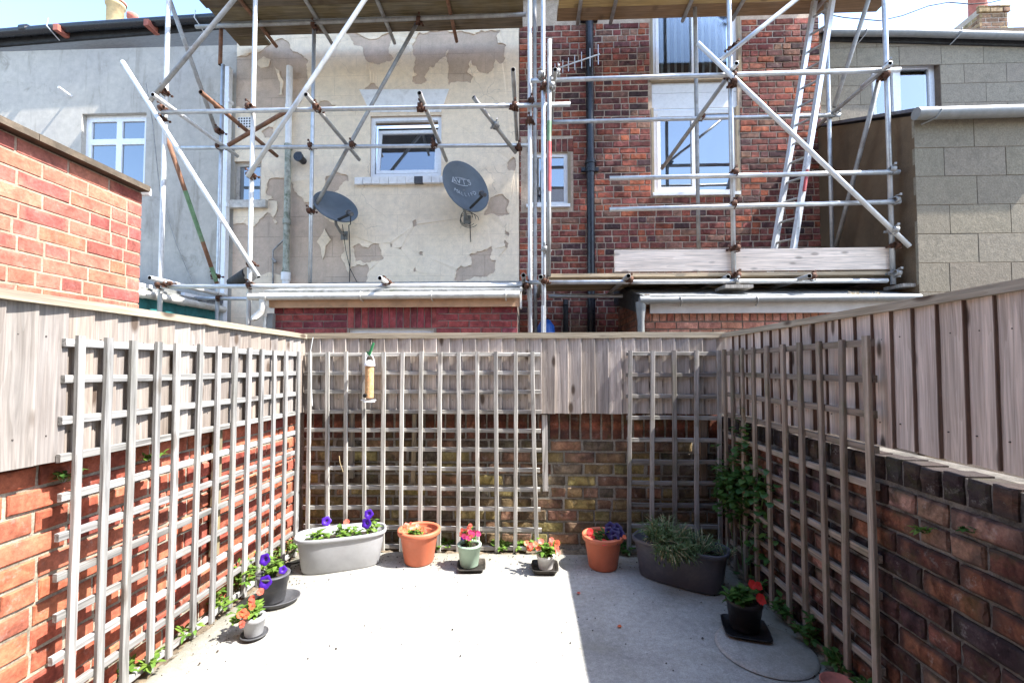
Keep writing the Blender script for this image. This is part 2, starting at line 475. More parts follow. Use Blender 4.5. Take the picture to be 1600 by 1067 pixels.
M['rust_tube'] = m_plain('rusty tube', (0.24, 0.12, 0.07), 0.75, 0.2, 0.3, 12, 0.3, 0.3, dirt=(0.12, 0.08, 0.06), dirt_amt=0.6)
M['green_tube'] = m_plain('tube with worn green paint', (0.13, 0.23, 0.12), 0.6, 0.1, 0.25, 10, 0.4, 0.1, dirt=(0.3, 0.17, 0.14), dirt_amt=0.5)
M['red_tube'] = m_plain('worn red paint', (0.42, 0.07, 0.07), 0.55, 0.1, 0.2, 10, 0.4, 0.1, dirt=(0.4, 0.35, 0.3), dirt_amt=0.4)
M['nail'] = m_plain('rusty nail head', (0.06, 0.05, 0.045), 0.7)
M['bore'] = m_plain('dark tube bore', (0.02, 0.018, 0.016), 0.9)
M['alu'] = m_plain('aluminium', (0.72, 0.74, 0.76), 0.35, 0.6, 0.08, 20)
M['black'] = m_plain('black plastic', (0.012, 0.013, 0.017), 0.32, var=0.2, spec=0.5)
M['black_dull'] = m_plain('weathered black', (0.03, 0.03, 0.03), 0.75, var=0.3)
M['gutter_grey'] = m_plain('grey gutter plastic', (0.21, 0.21, 0.2), 0.45, var=0.12, dirt=(0.2, 0.19, 0.14), dirt_amt=0.4)
M['fascia_peach'] = m_plain('faded peach fascia', (0.66, 0.4, 0.24), 0.7, var=0.12, nscale=6, dirt=(0.3, 0.2, 0.13), dirt_amt=0.5, bump=0.2)
M['fascia_white'] = m_plain('faded white fascia', (0.5, 0.45, 0.41), 0.65, var=0.1, nscale=6, dirt=(0.35, 0.28, 0.22), dirt_amt=0.4)
M['felt'] = m_plain('mineral roof felt', (0.28, 0.28, 0.27), 0.95, var=0.3, nscale=16, bump=0.7, dirt=(0.1, 0.11, 0.06), dirt_amt=0.7)
M['slate'] = m_plain('roof slate', (0.1, 0.1, 0.115), 0.7, var=0.2)
M['moss_pipe'] = m_plain('mossy iron pipe', (0.42, 0.43, 0.36), 0.8, var=0.3, nscale=14, bump=0.4, dirt=(0.07, 0.11, 0.05), dirt_amt=0.95)
M['teal'] = m_plain('teal painted board', (0.03, 0.2, 0.2), 0.6, var=0.2, dirt=(0.02, 0.08, 0.08), dirt_amt=0.5)
M['stone'] = m_plain('stone coping', (0.13, 0.1, 0.07), 0.9, var=0.3, bump=0.6, dirt=(0.07, 0.055, 0.04), dirt_amt=0.7)
M['buff'] = m_plain('buff clay', (0.5, 0.38, 0.2), 0.85, var=0.15)
M['redclay'] = m_plain('red clay', (0.4, 0.13, 0.09), 0.8, var=0.2)
M['dish'] = m_plain('dark grey dish paint', (0.10, 0.125, 0.15), 0.45, var=0.1, nscale=5)
M['print'] = m_plain('white print', (0.42, 0.46, 0.5), 0.6, var=0.15)
M['terracotta'] = m_plain('terracotta plastic', (0.55, 0.15, 0.075), 0.5, var=0.07, dirt=(0.45, 0.2, 0.12), dirt_amt=0.25)
M['pot_grey'] = m_plain('pale grey plastic', (0.34, 0.34, 0.345), 0.5, var=0.07, dirt=(0.3, 0.28, 0.25), dirt_amt=0.3)
M['pot_slate'] = m_plain('slate grey plastic', (0.068, 0.067, 0.08), 0.45, var=0.1, dirt=(0.2, 0.19, 0.18), dirt_amt=0.25)
M['pot_dark'] = m_plain('charcoal plastic', (0.075, 0.075, 0.08), 0.5, var=0.15, dirt=(0.25, 0.24, 0.22), dirt_amt=0.4)
M['pot_black'] = m_plain('black pot plastic', (0.014, 0.013, 0.014), 0.45, var=0.2)
M['pot_sage'] = m_plain('sage green plastic', (0.32, 0.42, 0.32), 0.5, var=0.07)
M['pot_white'] = m_plain('white pot plastic', (0.62, 0.6, 0.58), 0.5, var=0.07)
M['tray'] = m_plain('brown black tray', (0.035, 0.03, 0.025), 0.6, var=0.3, dirt=(0.15, 0.12, 0.09), dirt_amt=0.4)
M['soil'] = m_plain('potting soil', (0.035, 0.024, 0.016), 1.0, var=0.5, nscale=40, bump=1.0, dirt=(0.12, 0.09, 0.06), dirt_amt=0.4)
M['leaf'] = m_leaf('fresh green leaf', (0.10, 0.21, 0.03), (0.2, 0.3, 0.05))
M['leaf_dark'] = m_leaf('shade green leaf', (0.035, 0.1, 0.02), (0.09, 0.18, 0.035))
M['leaf_grey'] = m_leaf('grey green blade', (0.17, 0.23, 0.1), (0.11, 0.17, 0.06))
M['straw'] = m_leaf('dry straw stem', (0.62, 0.5, 0.3), (0.45, 0.34, 0.18), 0.2)
M['stem'] = m_plain('green stem', (0.11, 0.16, 0.05), 0.6)
M['petal_purple'] = m_leaf('purple petal', (0.06, 0.012, 0.32), (0.09, 0.02, 0.4), 0.3)
M['petal_night'] = m_leaf('dark violet petal', (0.018, 0.008, 0.06), (0.03, 0.012, 0.1), 0.2)
M['petal_orange'] = m_leaf('orange petal', (0.8, 0.22, 0.07), (0.75, 0.16, 0.09), 0.3)
M['petal_coral'] = m_leaf('coral petal', (0.75, 0.12, 0.08), (0.8, 0.2, 0.14), 0.3)
M['petal_red'] = m_leaf('red petal', (0.7, 0.03, 0.03), (0.75, 0.06, 0.05), 0.3)
M['petal_pink'] = m_leaf('magenta petal', (0.6, 0.03, 0.22), (0.7, 0.08, 0.2), 0.3)
M['seed'] = m_plain('peanut seed', (0.6, 0.37, 0.18), 0.7, var=0.35, nscale=70, bump=0.4, dirt=(0.7, 0.2, 0.06), dirt_amt=0.5)
M['clearplastic'] = m_glass('clear feeder plastic', see=True, base=0.0)
M['twine_green'] = m_plain('green twine', (0.03, 0.2, 0.07), 0.7)
M['twine'] = m_plain('pale twine', (0.6, 0.62, 0.62), 0.8)
M['blue'] = m_plain('blue plastic', (0.02, 0.1, 0.4), 0.4)
# ------------------------------------------------------------------ ground
def m_concrete():
    t = NT('cast concrete', 0.85, spec=0.25)
    v = t.coords(rand=False)
    c = t.mix(t.ramp(t.noise(v, 1.3, 6, 0.62, 0.4), 0.34, 0.66), (0.49, 0.475, 0.435), (0.325, 0.315, 0.29))
    c = t.mix(1.0, c, t.ramp(t.noise(v, 34, 5, 0.75), 0.3, 0.7, (0.74,) * 3, (1.14,) * 3), 'MULTIPLY')
    c = t.mix(1.0, c, t.ramp(t.noise(v, 190, 3, 0.7), 0.32, 0.7, (0.7,) * 3, (1.12,) * 3), 'MULTIPLY')
    vo = t.node('ShaderNodeTexVoronoi', {'Vector': v, 'Scale': 9.0, 'Randomness': 1.0}).outputs['Distance']
    c = t.mix(t.math('MULTIPLY', t.ramp(vo, 0.035, 0.06, (1, 1, 1), (0, 0, 0)), 0.75), c, (0.1, 0.085, 0.07))
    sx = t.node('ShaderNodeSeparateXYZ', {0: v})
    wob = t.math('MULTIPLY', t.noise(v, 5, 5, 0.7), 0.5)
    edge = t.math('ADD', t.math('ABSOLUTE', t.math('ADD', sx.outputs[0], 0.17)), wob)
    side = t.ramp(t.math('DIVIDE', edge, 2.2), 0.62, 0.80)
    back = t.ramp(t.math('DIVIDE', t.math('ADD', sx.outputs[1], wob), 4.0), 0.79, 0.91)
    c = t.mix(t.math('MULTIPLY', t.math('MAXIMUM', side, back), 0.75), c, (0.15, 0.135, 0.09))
    mossy = t.math('MULTIPLY', t.ramp(t.noise(v, 2.6, 6, 0.72, 0.5), 0.5, 0.66), 0.42)
    c = t.mix(mossy, c, (0.21, 0.2, 0.14))
    t.color(c)
    t.bump(t.math('ADD', t.noise(v, 150, 4, 0.7), t.math('MULTIPLY', t.noise(v, 9, 4, 0.6), 1.5)), 0.45, 0.004)
    return t.mat
M['concrete'] = m_concrete()
M['dirt'] = m_plain('dry dirt', (0.19, 0.145, 0.095), 1.0, var=0.4, nscale=26, bump=1.0, dirt=(0.06, 0.05, 0.035), dirt_amt=0.7)
M['lane'] = m_plain('lane surface', (0.16, 0.15, 0.14), 0.95, var=0.3, bump=0.6)

g = MB(); g.add([(-300, -300, -0.03), (300, -300, -0.03), (300, 400, -0.03), (-300, 400, -0.03)], [(0, 1, 2, 3)])
g.build('ground', M['lane'], kind='structure')

pat = MB()
nx, ny = 60, 90
x0, x1, y0, y1 = -1.66, 1.335, -0.9, 3.25
pv = []
for j in range(ny + 1):
    for i in range(nx + 1):
        x = x0 + (x1 - x0) * i / nx; y = y0 + (y1 - y0) * j / ny
        z = 0.006 * noise.noise((x * 1.6, y * 1.6, 0)) + 0.002 * noise.noise((x * 7, y * 7, 3))
        if i in (0, nx): x += 0.02 * noise.noise((0.3, y * 5, i)); z -= 0.012
        if j == ny: z -= 0.008
        pv.append((x, y, z))
pat.add(pv, [(j * (nx + 1) + i, j * (nx + 1) + i + 1, (j + 1) * (nx + 1) + i + 1, (j + 1) * (nx + 1) + i) for j in range(ny) for i in range(nx)], 0, True)
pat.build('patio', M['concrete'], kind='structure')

def dirt_strip(x0, x1, y0, y1, seed):
    b = MB(); nx = max(3, int((x1 - x0) / 0.02)); ny = max(3, int((y1 - y0) / 0.02)); vs = []
    for j in range(ny + 1):
        for i in range(nx + 1):
            x = x0 + (x1 - x0) * i / nx; y = y0 + (y1 - y0) * j / ny
            z = -0.012 + 0.02 * noise.noise((x * 9, y * 9, seed)) + 0.012 * noise.noise((x * 30, y * 30, seed))
            vs.append((x, y, z))
    b.add(vs, [(j * (nx + 1) + i, j * (nx + 1) + i + 1, (j + 1) * (nx + 1) + i + 1, (j + 1) * (nx + 1) + i) for j in range(ny) for i in range(nx)], 0, True)
    b.build('soil_border', M['dirt'], kind='structure')
dirt_strip(-1.75, -1.625, -0.2, 3.36, 1)
dirt_strip(1.30, 1.39, 0.2, 3.36, 2)
dirt_strip(-1.6, 1.3, 3.225, 3.375, 5)

# ------------------------------------------------------------------ bricks
def brick_mesh(name, L, Hh, D, j, mat, nx=4, nz=2, ch=0.005, seed=0):
    r = random.Random(seed)
    def grid(inset, y, jit):
        out = []
        for k in range(nz + 1):
            for i in range(nx + 1):
                x = -L / 2 + inset + (L - 2 * inset) * i / nx
                z = -Hh / 2 + inset + (Hh - 2 * inset) * k / nz
                e = i in (0, nx) or k in (0, nz)
                out.append((x + r.uniform(-jit, jit), y + (r.uniform(0, jit * 0.9) if e else r.uniform(-jit * 0.35, jit * 0.25)), z + r.uniform(-jit, jit) * 0.7))
        return out
    V = grid(ch, 0.0, j); fs = []
    w = nx + 1
    for k in range(nz):
        for i in range(nx): fs.append((k * w + i, k * w + i + 1, (k + 1) * w + i + 1, (k + 1) * w + i))
    per = [i for i in range(nx + 1)] + [k * w + nx for k in range(1, nz + 1)] + [nz * w + i for i in range(nx - 1, -1, -1)] + [k * w for k in range(nz - 1, 0, -1)]
    n = len(per)
    o1 = len(V)
    for p in per:
        x, y, z = V[p]
        i, k = p % w, p // w
        bx = -L / 2 + L * i / nx; bz = -Hh / 2 + Hh * k / nz
        V.append((bx + r.uniform(-j, j) * 0.5, ch * 1.1 + r.uniform(0, j), bz + r.uniform(-j, j) * 0.5))
    o2 = len(V)
    for q in range(n):
        x, y, z = V[o1 + q]; V.append((x, D, z))
    for q in range(n):
        q2 = (q + 1) % n
        fs.append((per[q], o1 + q, o1 + q2, per[q2]))
        fs.append((o1 + q, o2 + q, o2 + q2, o1 + q2))
    mb = MB(); nf = nx * nz
    mb.add(V[:o1], fs[:nf], 0, True); mb.add(V, fs[nf:], 0, False)
    return mb.mesh(name, mat)

def courses(u0, u1, v0, v1, course, pitch, joint, holes=(), jit=0.004, seed=0, closers=0.25, bond='stretcher', clip=None):
    """list of (u0,u1,v0,v1) bricks laid in courses, cut round the holes"""
    r = random.Random(seed); out = []
    n = int(math.ceil((v1 - v0) / course - 0.25))
    for i in range(n):
        va = v0 + i * course; vb = min(va + course - joint, v1)
        if vb - va < 0.02: continue
        vm = (va + vb) / 2
        cuts = sorted((max(h[0], u0), min(h[1], u1)) for h in holes if h[2] - 0.02 < vm < h[3] + 0.02 and h[1] > u0 and h[0] < u1)
        spans = []; a = u0
        for h in cuts:
            if h[0] > a: spans.append((a, h[0] - joint * 0.6))
            a = max(a, h[1] + joint * 0.6)
        if a < u1: spans.append((a, u1))
        head = bond == 'english' and i % 4 == 3
        p = pitch / 2 if head else pitch
        off = (i % 2) * pitch / 2 + r.uniform(-0.02, 0.02)
        for a, b in spans:
            k = math.floor((a - off - u0) / p)
            edges = [a]
            while True:
                k += 1
                e = u0 + off + k * p + r.uniform(-jit, jit) * 2
                if e >= b - closers * p * 0.6: break
                if e > a + closers * p * 0.6: edges.append(e)
            edges.append(b + joint)
            for q in range(len(edges) - 1):
                x0, x1 = edges[q], edges[q + 1] - joint
                if bond == 'mixed' and x1 - x0 > 0.17 and r.random() < 0.28:
                    xm = (x0 + x1) / 2; out.append((x0, xm - joint / 2, va, vb)); out.append((xm + joint / 2, x1, va, vb))
                else: out.append((x0, x1, va, vb))
    if clip: out = [o for o in out if clip(o)]
    return out

def lay(root, fr, rects, pal, variants, mat_mass, n_off=0.0, D=0.05, jn=0.003, most=300, roll=0.006, name='brick', seed=0, colf=None, vary=0.18):
    """bricks in view become parts, the rest one joined part"""
    r = random.Random(seed); items = []
    for q in rects:
        c = fr.pt((q[0] + q[1]) / 2, (q[2] + q[3]) / 2, 0)
        pr = proj(c)
        ok = pr is not None and -90 < pr[0] < 1690 and -60 < pr[1] < 1127
        size = ((q[1] - q[0]) / pr[2]) if ok else -1
        items.append((size, q))
    items.sort(key=lambda s: -s[0])
    mass = MB()
    for k, (size, q) in enumerate(items):
        L, Hh = q[1] - q[0], q[3] - q[2]
        col = colf(q, r) if colf else r.choice(pal)
        f = r.uniform(1 - vary, 1 + vary); col = tuple(min(0.9, max(0.01, c * f * r.uniform(1 - vary * 0.3, 1 + vary * 0.3))) for c in col)
        n = n_off + r.uniform(-jn, jn)
        if size > 0 and k < most:
            kind = min(variants, key=lambda vv: abs(math.log((L / Hh) / (vv[0] / vv[1]))))
            me = r.choice(kind[2])
            fl = r.choice((1, -1))
            put(name, me, fr.mat((q[0] + q[1]) / 2, (q[2] + q[3]) / 2, n, (L / kind[0] * fl, 1, Hh / kind[1] * fl), r.uniform(-roll, roll)), root, col)
        else:
            ch = 0.004
            A = [fr.pt(u, v, n) for u, v in ((q[0] + ch, q[2] + ch), (q[1] - ch, q[2] + ch), (q[1] - ch, q[3] - ch), (q[0] + ch, q[3] - ch))]
            B = [fr.pt(u + r.uniform(-.002, .002), v + r.uniform(-.002, .002), n - ch - r.uniform(0, 0.003)) for u, v in ((q[0], q[2]), (q[1], q[2]), (q[1], q[3]), (q[0], q[3]))]
            C = [b - fr.N * D for b in B]
            mass.add(A + B + C, [(0, 1, 2, 3)] + [(i, i + 4, (i + 1) % 4 + 4, (i + 1) % 4) for i in range(4)] + [(i + 4, i + 8, (i + 1) % 4 + 8, (i + 1) % 4 + 4) for i in range(4)], 0, False, col)
    if mass.v:
        mass.build(name + 'work', mat_mass, root, kind='stuff')

def variants(base, dims, n, j, mat, D=0.05, nx=4, nz=2, ch=0.005):
    return [(L, Hh, [brick_mesh(base, L, Hh, D, j, mat, nx=max(2, int(nx * min(1, L / 0.2 + 0.01))), nz=nz if L > Hh else 3, ch=ch, seed=int(L * 1000) * 31 + int(Hh * 1000) * 7 + k * 101 + len(base)) for k in range(n)]) for L, Hh in dims]

def wall_core(mb, fr, u0, u1, v0, v1, holes, n, thick, reveal=0.1, mi=0):
    """slab with openings; open cells are left out and get reveals"""
    us = sorted({u0, u1} | {h[i] for h in holes for i in (0, 1)}); vs = sorted({v0, v1} | {h[i] for h in holes for i in (2, 3)})
    for i in range(len(us) - 1):
        for j in range(len(vs) - 1):
            um, vm = (us[i] + us[i + 1]) / 2, (vs[j] + vs[j + 1]) / 2
            if any(h[0] < um < h[1] and h[2] < vm < h[3] for h in holes): continue
            fr.box(mb, us[i], us[i + 1], vs[j], vs[j + 1], n - thick, n, mi)

# --- the three garden walls -------------------------------------------------
Z0 = -0.02
XL, XR, YB = -1.75, 1.385, 3.37
FL = Frame((XL, 0, 0), (1, 0, 0))       # u = +Y
FB = Frame((0, YB, 0), (0, -1, 0))      # u = +X
FR = Frame((XR, 0, 0), (-1, 0, 0))      # u = -Y

wl = thing('garden_wall', (XL - 0.1, 1.5, 0), 'sunlit orange red brick garden wall with pale joints under the left fence', 'wall')
b = MB(); FL.box(b, -0.9, 3.37, Z0, 1.0, -0.2, -0.009); b.build('mortar', M['mortar_pale'], wl)
VL = variants('brick', ((0.222, 0.068), (0.108, 0.068)), 7, 0.0022, M['brick'], ch=0.004)
PL = [(0.5, 0.15, 0.08), (0.46, 0.13, 0.072), (0.52, 0.168, 0.09), (0.43, 0.11, 0.066), (0.5, 0.16, 0.092), (0.38, 0.1, 0.066)]
rects = courses(-0.9, 3.37, 0.0, 0.985, 0.082, 0.234, 0.013, seed=3, bond='mixed')
lay(wl, FL, rects, PL, VL, M['brick_mass'], seed=4)

wb = thing('garden_wall', (0, YB + 0.1, 0), 'shaded brown and yellow stock brick wall across the end of the yard', 'wall')
b = MB(); FB.box(b, -1.75, 1.6, Z0, 1.0, -0.2, -0.008); b.build('mortar', M['mortar_grey'], wb)
VB = variants('brick', ((0.222, 0.074), (0.105, 0.074), (0.066, 0.2)), 7, 0.0042, M['brick_old'], nx=5, ch=0.006)
PBr = [(0.29, 0.21, 0.115), (0.4, 0.31, 0.14), (0.36, 0.26, 0.12), (0.21, 0.17, 0.12), (0.48, 0.38, 0.15), (0.31, 0.18, 0.115), (0.42, 0.24, 0.15), (0.26, 0.2, 0.135)]
PSo = [(0.33, 0.11, 0.065), (0.27, 0.1, 0.065), (0.22, 0.085, 0.058), (0.37, 0.14, 0.085)]
rects = courses(-1.72, 1.37, 0.02, 0.78, 0.0855, 0.234, 0.012, seed=8, bond='mixed')
lay(wb, FB, rects, PBr, VB, M['brick_mass'], seed=9, jn=0.004)
so = []; u = -1.72
while u < 1.33: so.append((u, u + 0.066, 0.79, 0.99)); u += 0.078
lay(wb, FB, so, PSo, VB, M['brick_mass'], seed=10, jn=0.004)

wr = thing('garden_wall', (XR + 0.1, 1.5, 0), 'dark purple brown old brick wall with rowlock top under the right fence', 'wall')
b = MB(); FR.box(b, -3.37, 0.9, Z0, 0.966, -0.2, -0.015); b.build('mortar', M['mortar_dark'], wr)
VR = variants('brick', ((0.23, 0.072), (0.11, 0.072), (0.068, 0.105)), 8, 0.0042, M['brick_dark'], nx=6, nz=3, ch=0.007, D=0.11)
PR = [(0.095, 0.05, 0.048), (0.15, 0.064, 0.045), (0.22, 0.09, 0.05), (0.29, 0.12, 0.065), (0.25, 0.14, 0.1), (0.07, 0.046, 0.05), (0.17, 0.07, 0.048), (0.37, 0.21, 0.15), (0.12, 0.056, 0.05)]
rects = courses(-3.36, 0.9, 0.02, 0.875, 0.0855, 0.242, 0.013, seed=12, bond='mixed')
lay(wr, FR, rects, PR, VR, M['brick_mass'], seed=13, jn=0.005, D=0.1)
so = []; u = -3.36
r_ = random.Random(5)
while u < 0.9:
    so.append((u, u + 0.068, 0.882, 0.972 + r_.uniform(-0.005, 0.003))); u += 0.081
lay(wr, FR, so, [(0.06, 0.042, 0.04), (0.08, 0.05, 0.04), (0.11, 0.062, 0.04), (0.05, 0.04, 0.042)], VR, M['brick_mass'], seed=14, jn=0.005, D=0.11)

# ------------------------------------------------------------------ featheredge fences
def board_mesh(L, seed, edge=False):
    r = random.Random(seed); mb = MB(); n = 5; vs = []
    for k in range(n + 1):
        z = -L / 2 + L * k / n
        j = r.uniform(-0.0012, 0.0012)
        vs += [(0, 0, z), (0, -0.004 + j, z), (0.062, -0.0105 + j * 2, z), (0.1225, -0.0205 + j, z), (0.125, -0.0192 + j, z), (0.125, -0.0035, z)]
    m = 6; fs = []; ed = []
    for k in range(n):
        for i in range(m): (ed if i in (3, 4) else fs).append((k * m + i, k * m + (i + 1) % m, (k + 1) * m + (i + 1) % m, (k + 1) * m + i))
    fs += [tuple(range(m - 1, -1, -1)), tuple(n * m + i for i in range(m))]
    mb.add(vs, fs + ed)
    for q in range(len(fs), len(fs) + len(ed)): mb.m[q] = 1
    for zz in (-L / 2 + 0.1, L / 2 - 0.12):
        xx = r.uniform(0.05, 0.075); rr = 0.0026; yy = -0.0125
        mb.add([(xx + rr * math.cos(a), yy, zz + rr * math.sin(a)) for a in (0, 1.05, 2.1, 3.14, 4.2, 5.25)] + [(xx + rr * math.cos(a), -0.006, zz + rr * math.sin(a)) for a in (0, 1.05, 2.1, 3.14, 4.2, 5.25)], [(0, 1, 2, 3, 4, 5)] + [(i, i + 6, (i + 1) % 6 + 6, (i + 1) % 6) for i in range(6)], 2)
    return mb.mesh('fence_board', [M['board'], M['board_edge_shade'] if edge else M['board'], M['nail']])
BL = 0.58
BM = [board_mesh(BL, k) for k in range(6)]
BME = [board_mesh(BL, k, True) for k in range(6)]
def fence(fr, u0, u1, n, label, pal, posts, seed, bottom=0.988, top=1.56, pitch=0.0975):
    r = random.Random(seed)
    root = thing('board_fence', fr.pt((u0 + u1) / 2, bottom, n), label, 'fence')
    u = u0
    while u < u1 - 0.03:
        col = r.choice(pal); f = r.uniform(0.8, 1.14)
        zc = (bottom + top - 0.012) / 2 + r.uniform(-0.004, 0.004)
        M_ = fr.mat(u, zc, n - 0.017 + r.uniform(-0.0015, 0.0015), (1, 1, (top - 0.012 - bottom) / BL), r.uniform(-0.004, 0.004))
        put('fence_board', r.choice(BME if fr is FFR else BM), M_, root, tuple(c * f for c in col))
        u += pitch + r.uniform(-0.002, 0.002)
    b = MB(); fr.box(b, -(u1 - u0) / 2, (u1 - u0) / 2, 0, 0, 0, 0) if False else None
    def rail(nm, v0, v1, n0, n1, ua=u0, ub=u1, col=(0.4, 0.34, 0.25), mat='board'):
        mb = MB(); L = ub - ua
        segs = max(2, int(L / 0.3)); vs = []
        for k in range(segs + 1):
            z = -L / 2 + L * k / segs; j = r.uniform(-0.0015, 0.0015)
            for x, y in ((-(v1 - v0) / 2, -(n1 - n0) / 2), ((v1 - v0) / 2, -(n1 - n0) / 2), ((v1 - v0) / 2, (n1 - n0) / 2), (-(v1 - v0) / 2, (n1 - n0) / 2)):
                vs.append((x + j, y + j, z))
        fs = [(k * 4 + i, k * 4 + (i + 1) % 4, (k + 1) * 4 + (i + 1) % 4, (k + 1) * 4 + i) for k in range(segs) for i in range(4)]
        fs += [(3, 2, 1, 0), tuple(segs * 4 + i for i in range(4))]
        mb.add(vs, fs)
        R = Matrix((fr.Z, -fr.N, fr.U)).transposed().to_4x4()
        put(nm, mb.mesh(nm, M[mat]), Matrix.Translation(fr.pt((ua + ub) / 2, (v0 + v1) / 2, (n0 + n1) / 2)) @ R, root, col)
    rail('capping_rail', top - 0.019, top + (0.022 if fr is FFB else 0.013), n - 0.035, n + (0.006 if fr is FFB else 0.02))
    rail('arris_rail', bottom + 0.09, bottom + 0.16, n - 0.085, n - 0.0215)
    rail('arris_rail', top - 0.17, top - 0.1, n - 0.085, n - 0.0215)
    for (pu, pv0, w, col) in posts:
        mb = MB(); Lp = bottom - 0.012 - pv0
        mb.box(-w / 2, w / 2, -0.014, 0.014, -Lp / 2, Lp / 2)
        put('batten', mb.mesh('batten', M['trellis']), fr.mat(pu, pv0 + Lp / 2, n - 0.036, (1, 1, 1), r.uniform(-0.01, 0.01)), root, col)
    return root
TAN = [(0.57, 0.5, 0.45), (0.53, 0.47, 0.425), (0.49, 0.435, 0.4), (0.61, 0.535, 0.475), (0.54, 0.465, 0.4)]
PINK = [(0.66, 0.54, 0.455), (0.61, 0.505, 0.435), (0.69, 0.57, 0.48), (0.6, 0.5, 0.43), (0.67, 0.53, 0.435)]
FFL = Frame((-1.684, 0, 0), (1, 0, 0))
FFB = Frame((0, 3.30, 0), (0, -1, 0))
FFR = Frame((1.412, 0, 0), (-1, 0, 0))
fence(FFL, -0.9, 3.29, 0, 'sun bleached featheredge board fence along the left of the yard', [(0.315, 0.275, 0.245), (0.3, 0.265, 0.24), (0.335, 0.30, 0.27), (0.285, 0.24, 0.205), (0.31, 0.255, 0.21)], [(2.42, 0.3, 0.045, (0.3, 0.24, 0.12)), (0.9, 0.3, 0.045, (0.3, 0.24, 0.15))], 21)
fence(FFB, -1.69, 1.42, 0, 'featheredge board fence on top of the brick wall across the far end', TAN, [(0.115, 0.42, 0.04, (0.62, 0.58, 0.54)), (-0.86, 0.44, 0.03, (0.42, 0.34, 0.22)), (1.265, 0.4, 0.045, (0.3, 0.2, 0.13)), (-1.33, 0.5, 0.03, (0.4, 0.33, 0.25))], 22)
fence(FFR, -3.29, 0.9, 0, 'shaded pinkish featheredge board fence along the right of the yard', PINK, [], 23, bottom=1.010)

# ------------------------------------------------------------------ trellis panels
def lath_mesh(L, w, t, seed, name, mat):
    r = random.Random(seed); mb = MB(); n = 8; vs = []
    bend = r.uniform(-0.004, 0.004)
    for k in range(n + 1):
        z = -L / 2 + L * k / n
        jx, jy = r.uniform(-0.0012, 0.0012), r.uniform(-0.001, 0.001)
        b_ = bend * (1 - (2 * k / n - 1) ** 2)
        c = 0.0025
        for x, y in ((-w / 2 + c, -t / 2), (w / 2 - c, -t / 2), (w / 2, -t / 2 + c), (w / 2, t / 2), (-w / 2, t / 2), (-w / 2, -t / 2 + c)):
            vs.append((x + jx + b_ + r.uniform(-0.0006, 0.0006), y + jy + r.uniform(-0.0005, 0.0005), z))
    m = 6; fs = [(k * m + i, k * m + (i + 1) % m, (k + 1) * m + (i + 1) % m, (k + 1) * m + i) for k in range(n) for i in range(m)]
    fs += [tuple(range(m - 1, -1, -1)), tuple(n * m + i for i in range(m))]
    mb.add(vs, fs)
    return mb.mesh(name, mat)
def trellis(fr, us, vs, n, label, pal, mat, seed, top, foot, skews=None, w=0.029, rail_ext=0.03, wide=()):
    r = random.Random(seed)
    root = thing('trellis_panel', fr.pt((us[0] + us[-1]) / 2, foot, n), label, 'trellis')
    L = top - foot
    sm = [lath_mesh(L, w, 0.016, seed * 50 + k, 'upright_slat', M[mat]) for k in range(5)]
    Lr = us[-1] - us[0] + w + rail_ext * 2
    rm = [lath_mesh(Lr, 0.029, 0.017, seed * 70 + k, 'cross_slat', M[mat]) for k in range(5)]
    for k, u in enumerate(us):
        sk = (skews or {}).get(k, 0) + r.uniform(-0.003, 0.003)
        c = r.choice(pal); f = r.uniform(0.85, 1.12)
        put('upright_slat', r.choice(sm), fr.mat(u, (top + foot) / 2 + r.uniform(-0.004, 0.004), n - 0.009 + r.uniform(-0.001, 0.001), (1.25 if k in wide else r.uniform(0.92, 1.08), 1, 1), sk), root, tuple(x * f for x in c))
    for v in vs:
        c = r.choice(pal); f = r.uniform(0.85, 1.12)
        R = Matrix((fr.Z, -fr.N, fr.U)).transposed().to_4x4() @ Matrix.Rotation(r.uniform(-0.003, 0.003), 4, 'Y')
        put('cross_slat', r.choice(rm), Matrix.Translation(fr.pt((us[0] + us[-1]) / 2 + r.uniform(-0.006, 0.006), v + r.uniform(-0.004, 0.004), n - 0.0275)) @ R, root, tuple(x * f for x in c))
    return root
SILV = [(0.40, 0.39, 0.375), (0.36, 0.352, 0.34), (0.43, 0.42, 0.41), (0.32, 0.31, 0.29)]
SILB = [(0.6, 0.57, 0.515), (0.53, 0.505, 0.46), (0.65, 0.62, 0.565), (0.46, 0.43, 0.38)]
SILD = [(0.36, 0.335, 0.31), (0.32, 0.3, 0.28), (0.4, 0.375, 0.35), (0.28, 0.255, 0.235)]
BRN = [(0.28, 0.22, 0.165), (0.33, 0.26, 0.2), (0.23, 0.18, 0.14), (0.37, 0.3, 0.23)]
TL = Frame((-1.646, 0, 0), (1, 0, 0))
trellis(TL, [1.592, 1.703, 1.815, 1.938, 2.046, 2.192, 2.325, 2.462, 2.59, 2.717, 2.852, 2.991, 3.157], [1.418 - 0.1405 * k for k in range(11)], 0, 'silver grey square trellis panel in full sun on the left wall', SILV, 'trellis', 31, 1.438, -0.005, rail_ext=0.032)
TB = Frame((0, 3.262, 0), (0, -1, 0))
trellis(TB, [-1.628 + 0.1388 * k for k in range(13)], [1.422 - 0.1405 * k for k in range(11)], 0, 'wide silver trellis panel left of the bare gap on the end wall', SILB, 'trellis', 32, 1.44, -0.005, {12: -0.02, 9: -0.006, 10: -0.008, 1: -0.014, 2: -0.008, 3: -0.012})
trellis(TB, [0.72, 0.882, 1.036, 1.196, 1.356], [1.424 - 0.1545 * k for k in range(10)], 0, 'narrow part shaded trellis panel in the right corner of the end wall', SILD, 'trellis_damp', 33, 1.445, -0.005, {0: 0.016, 1: 0.014, 2: 0.012, 3: 0.01, 4: 0.01}, rail_ext=0.0)
TR = Frame((1.338, 0, 0), (-1, 0, 0))
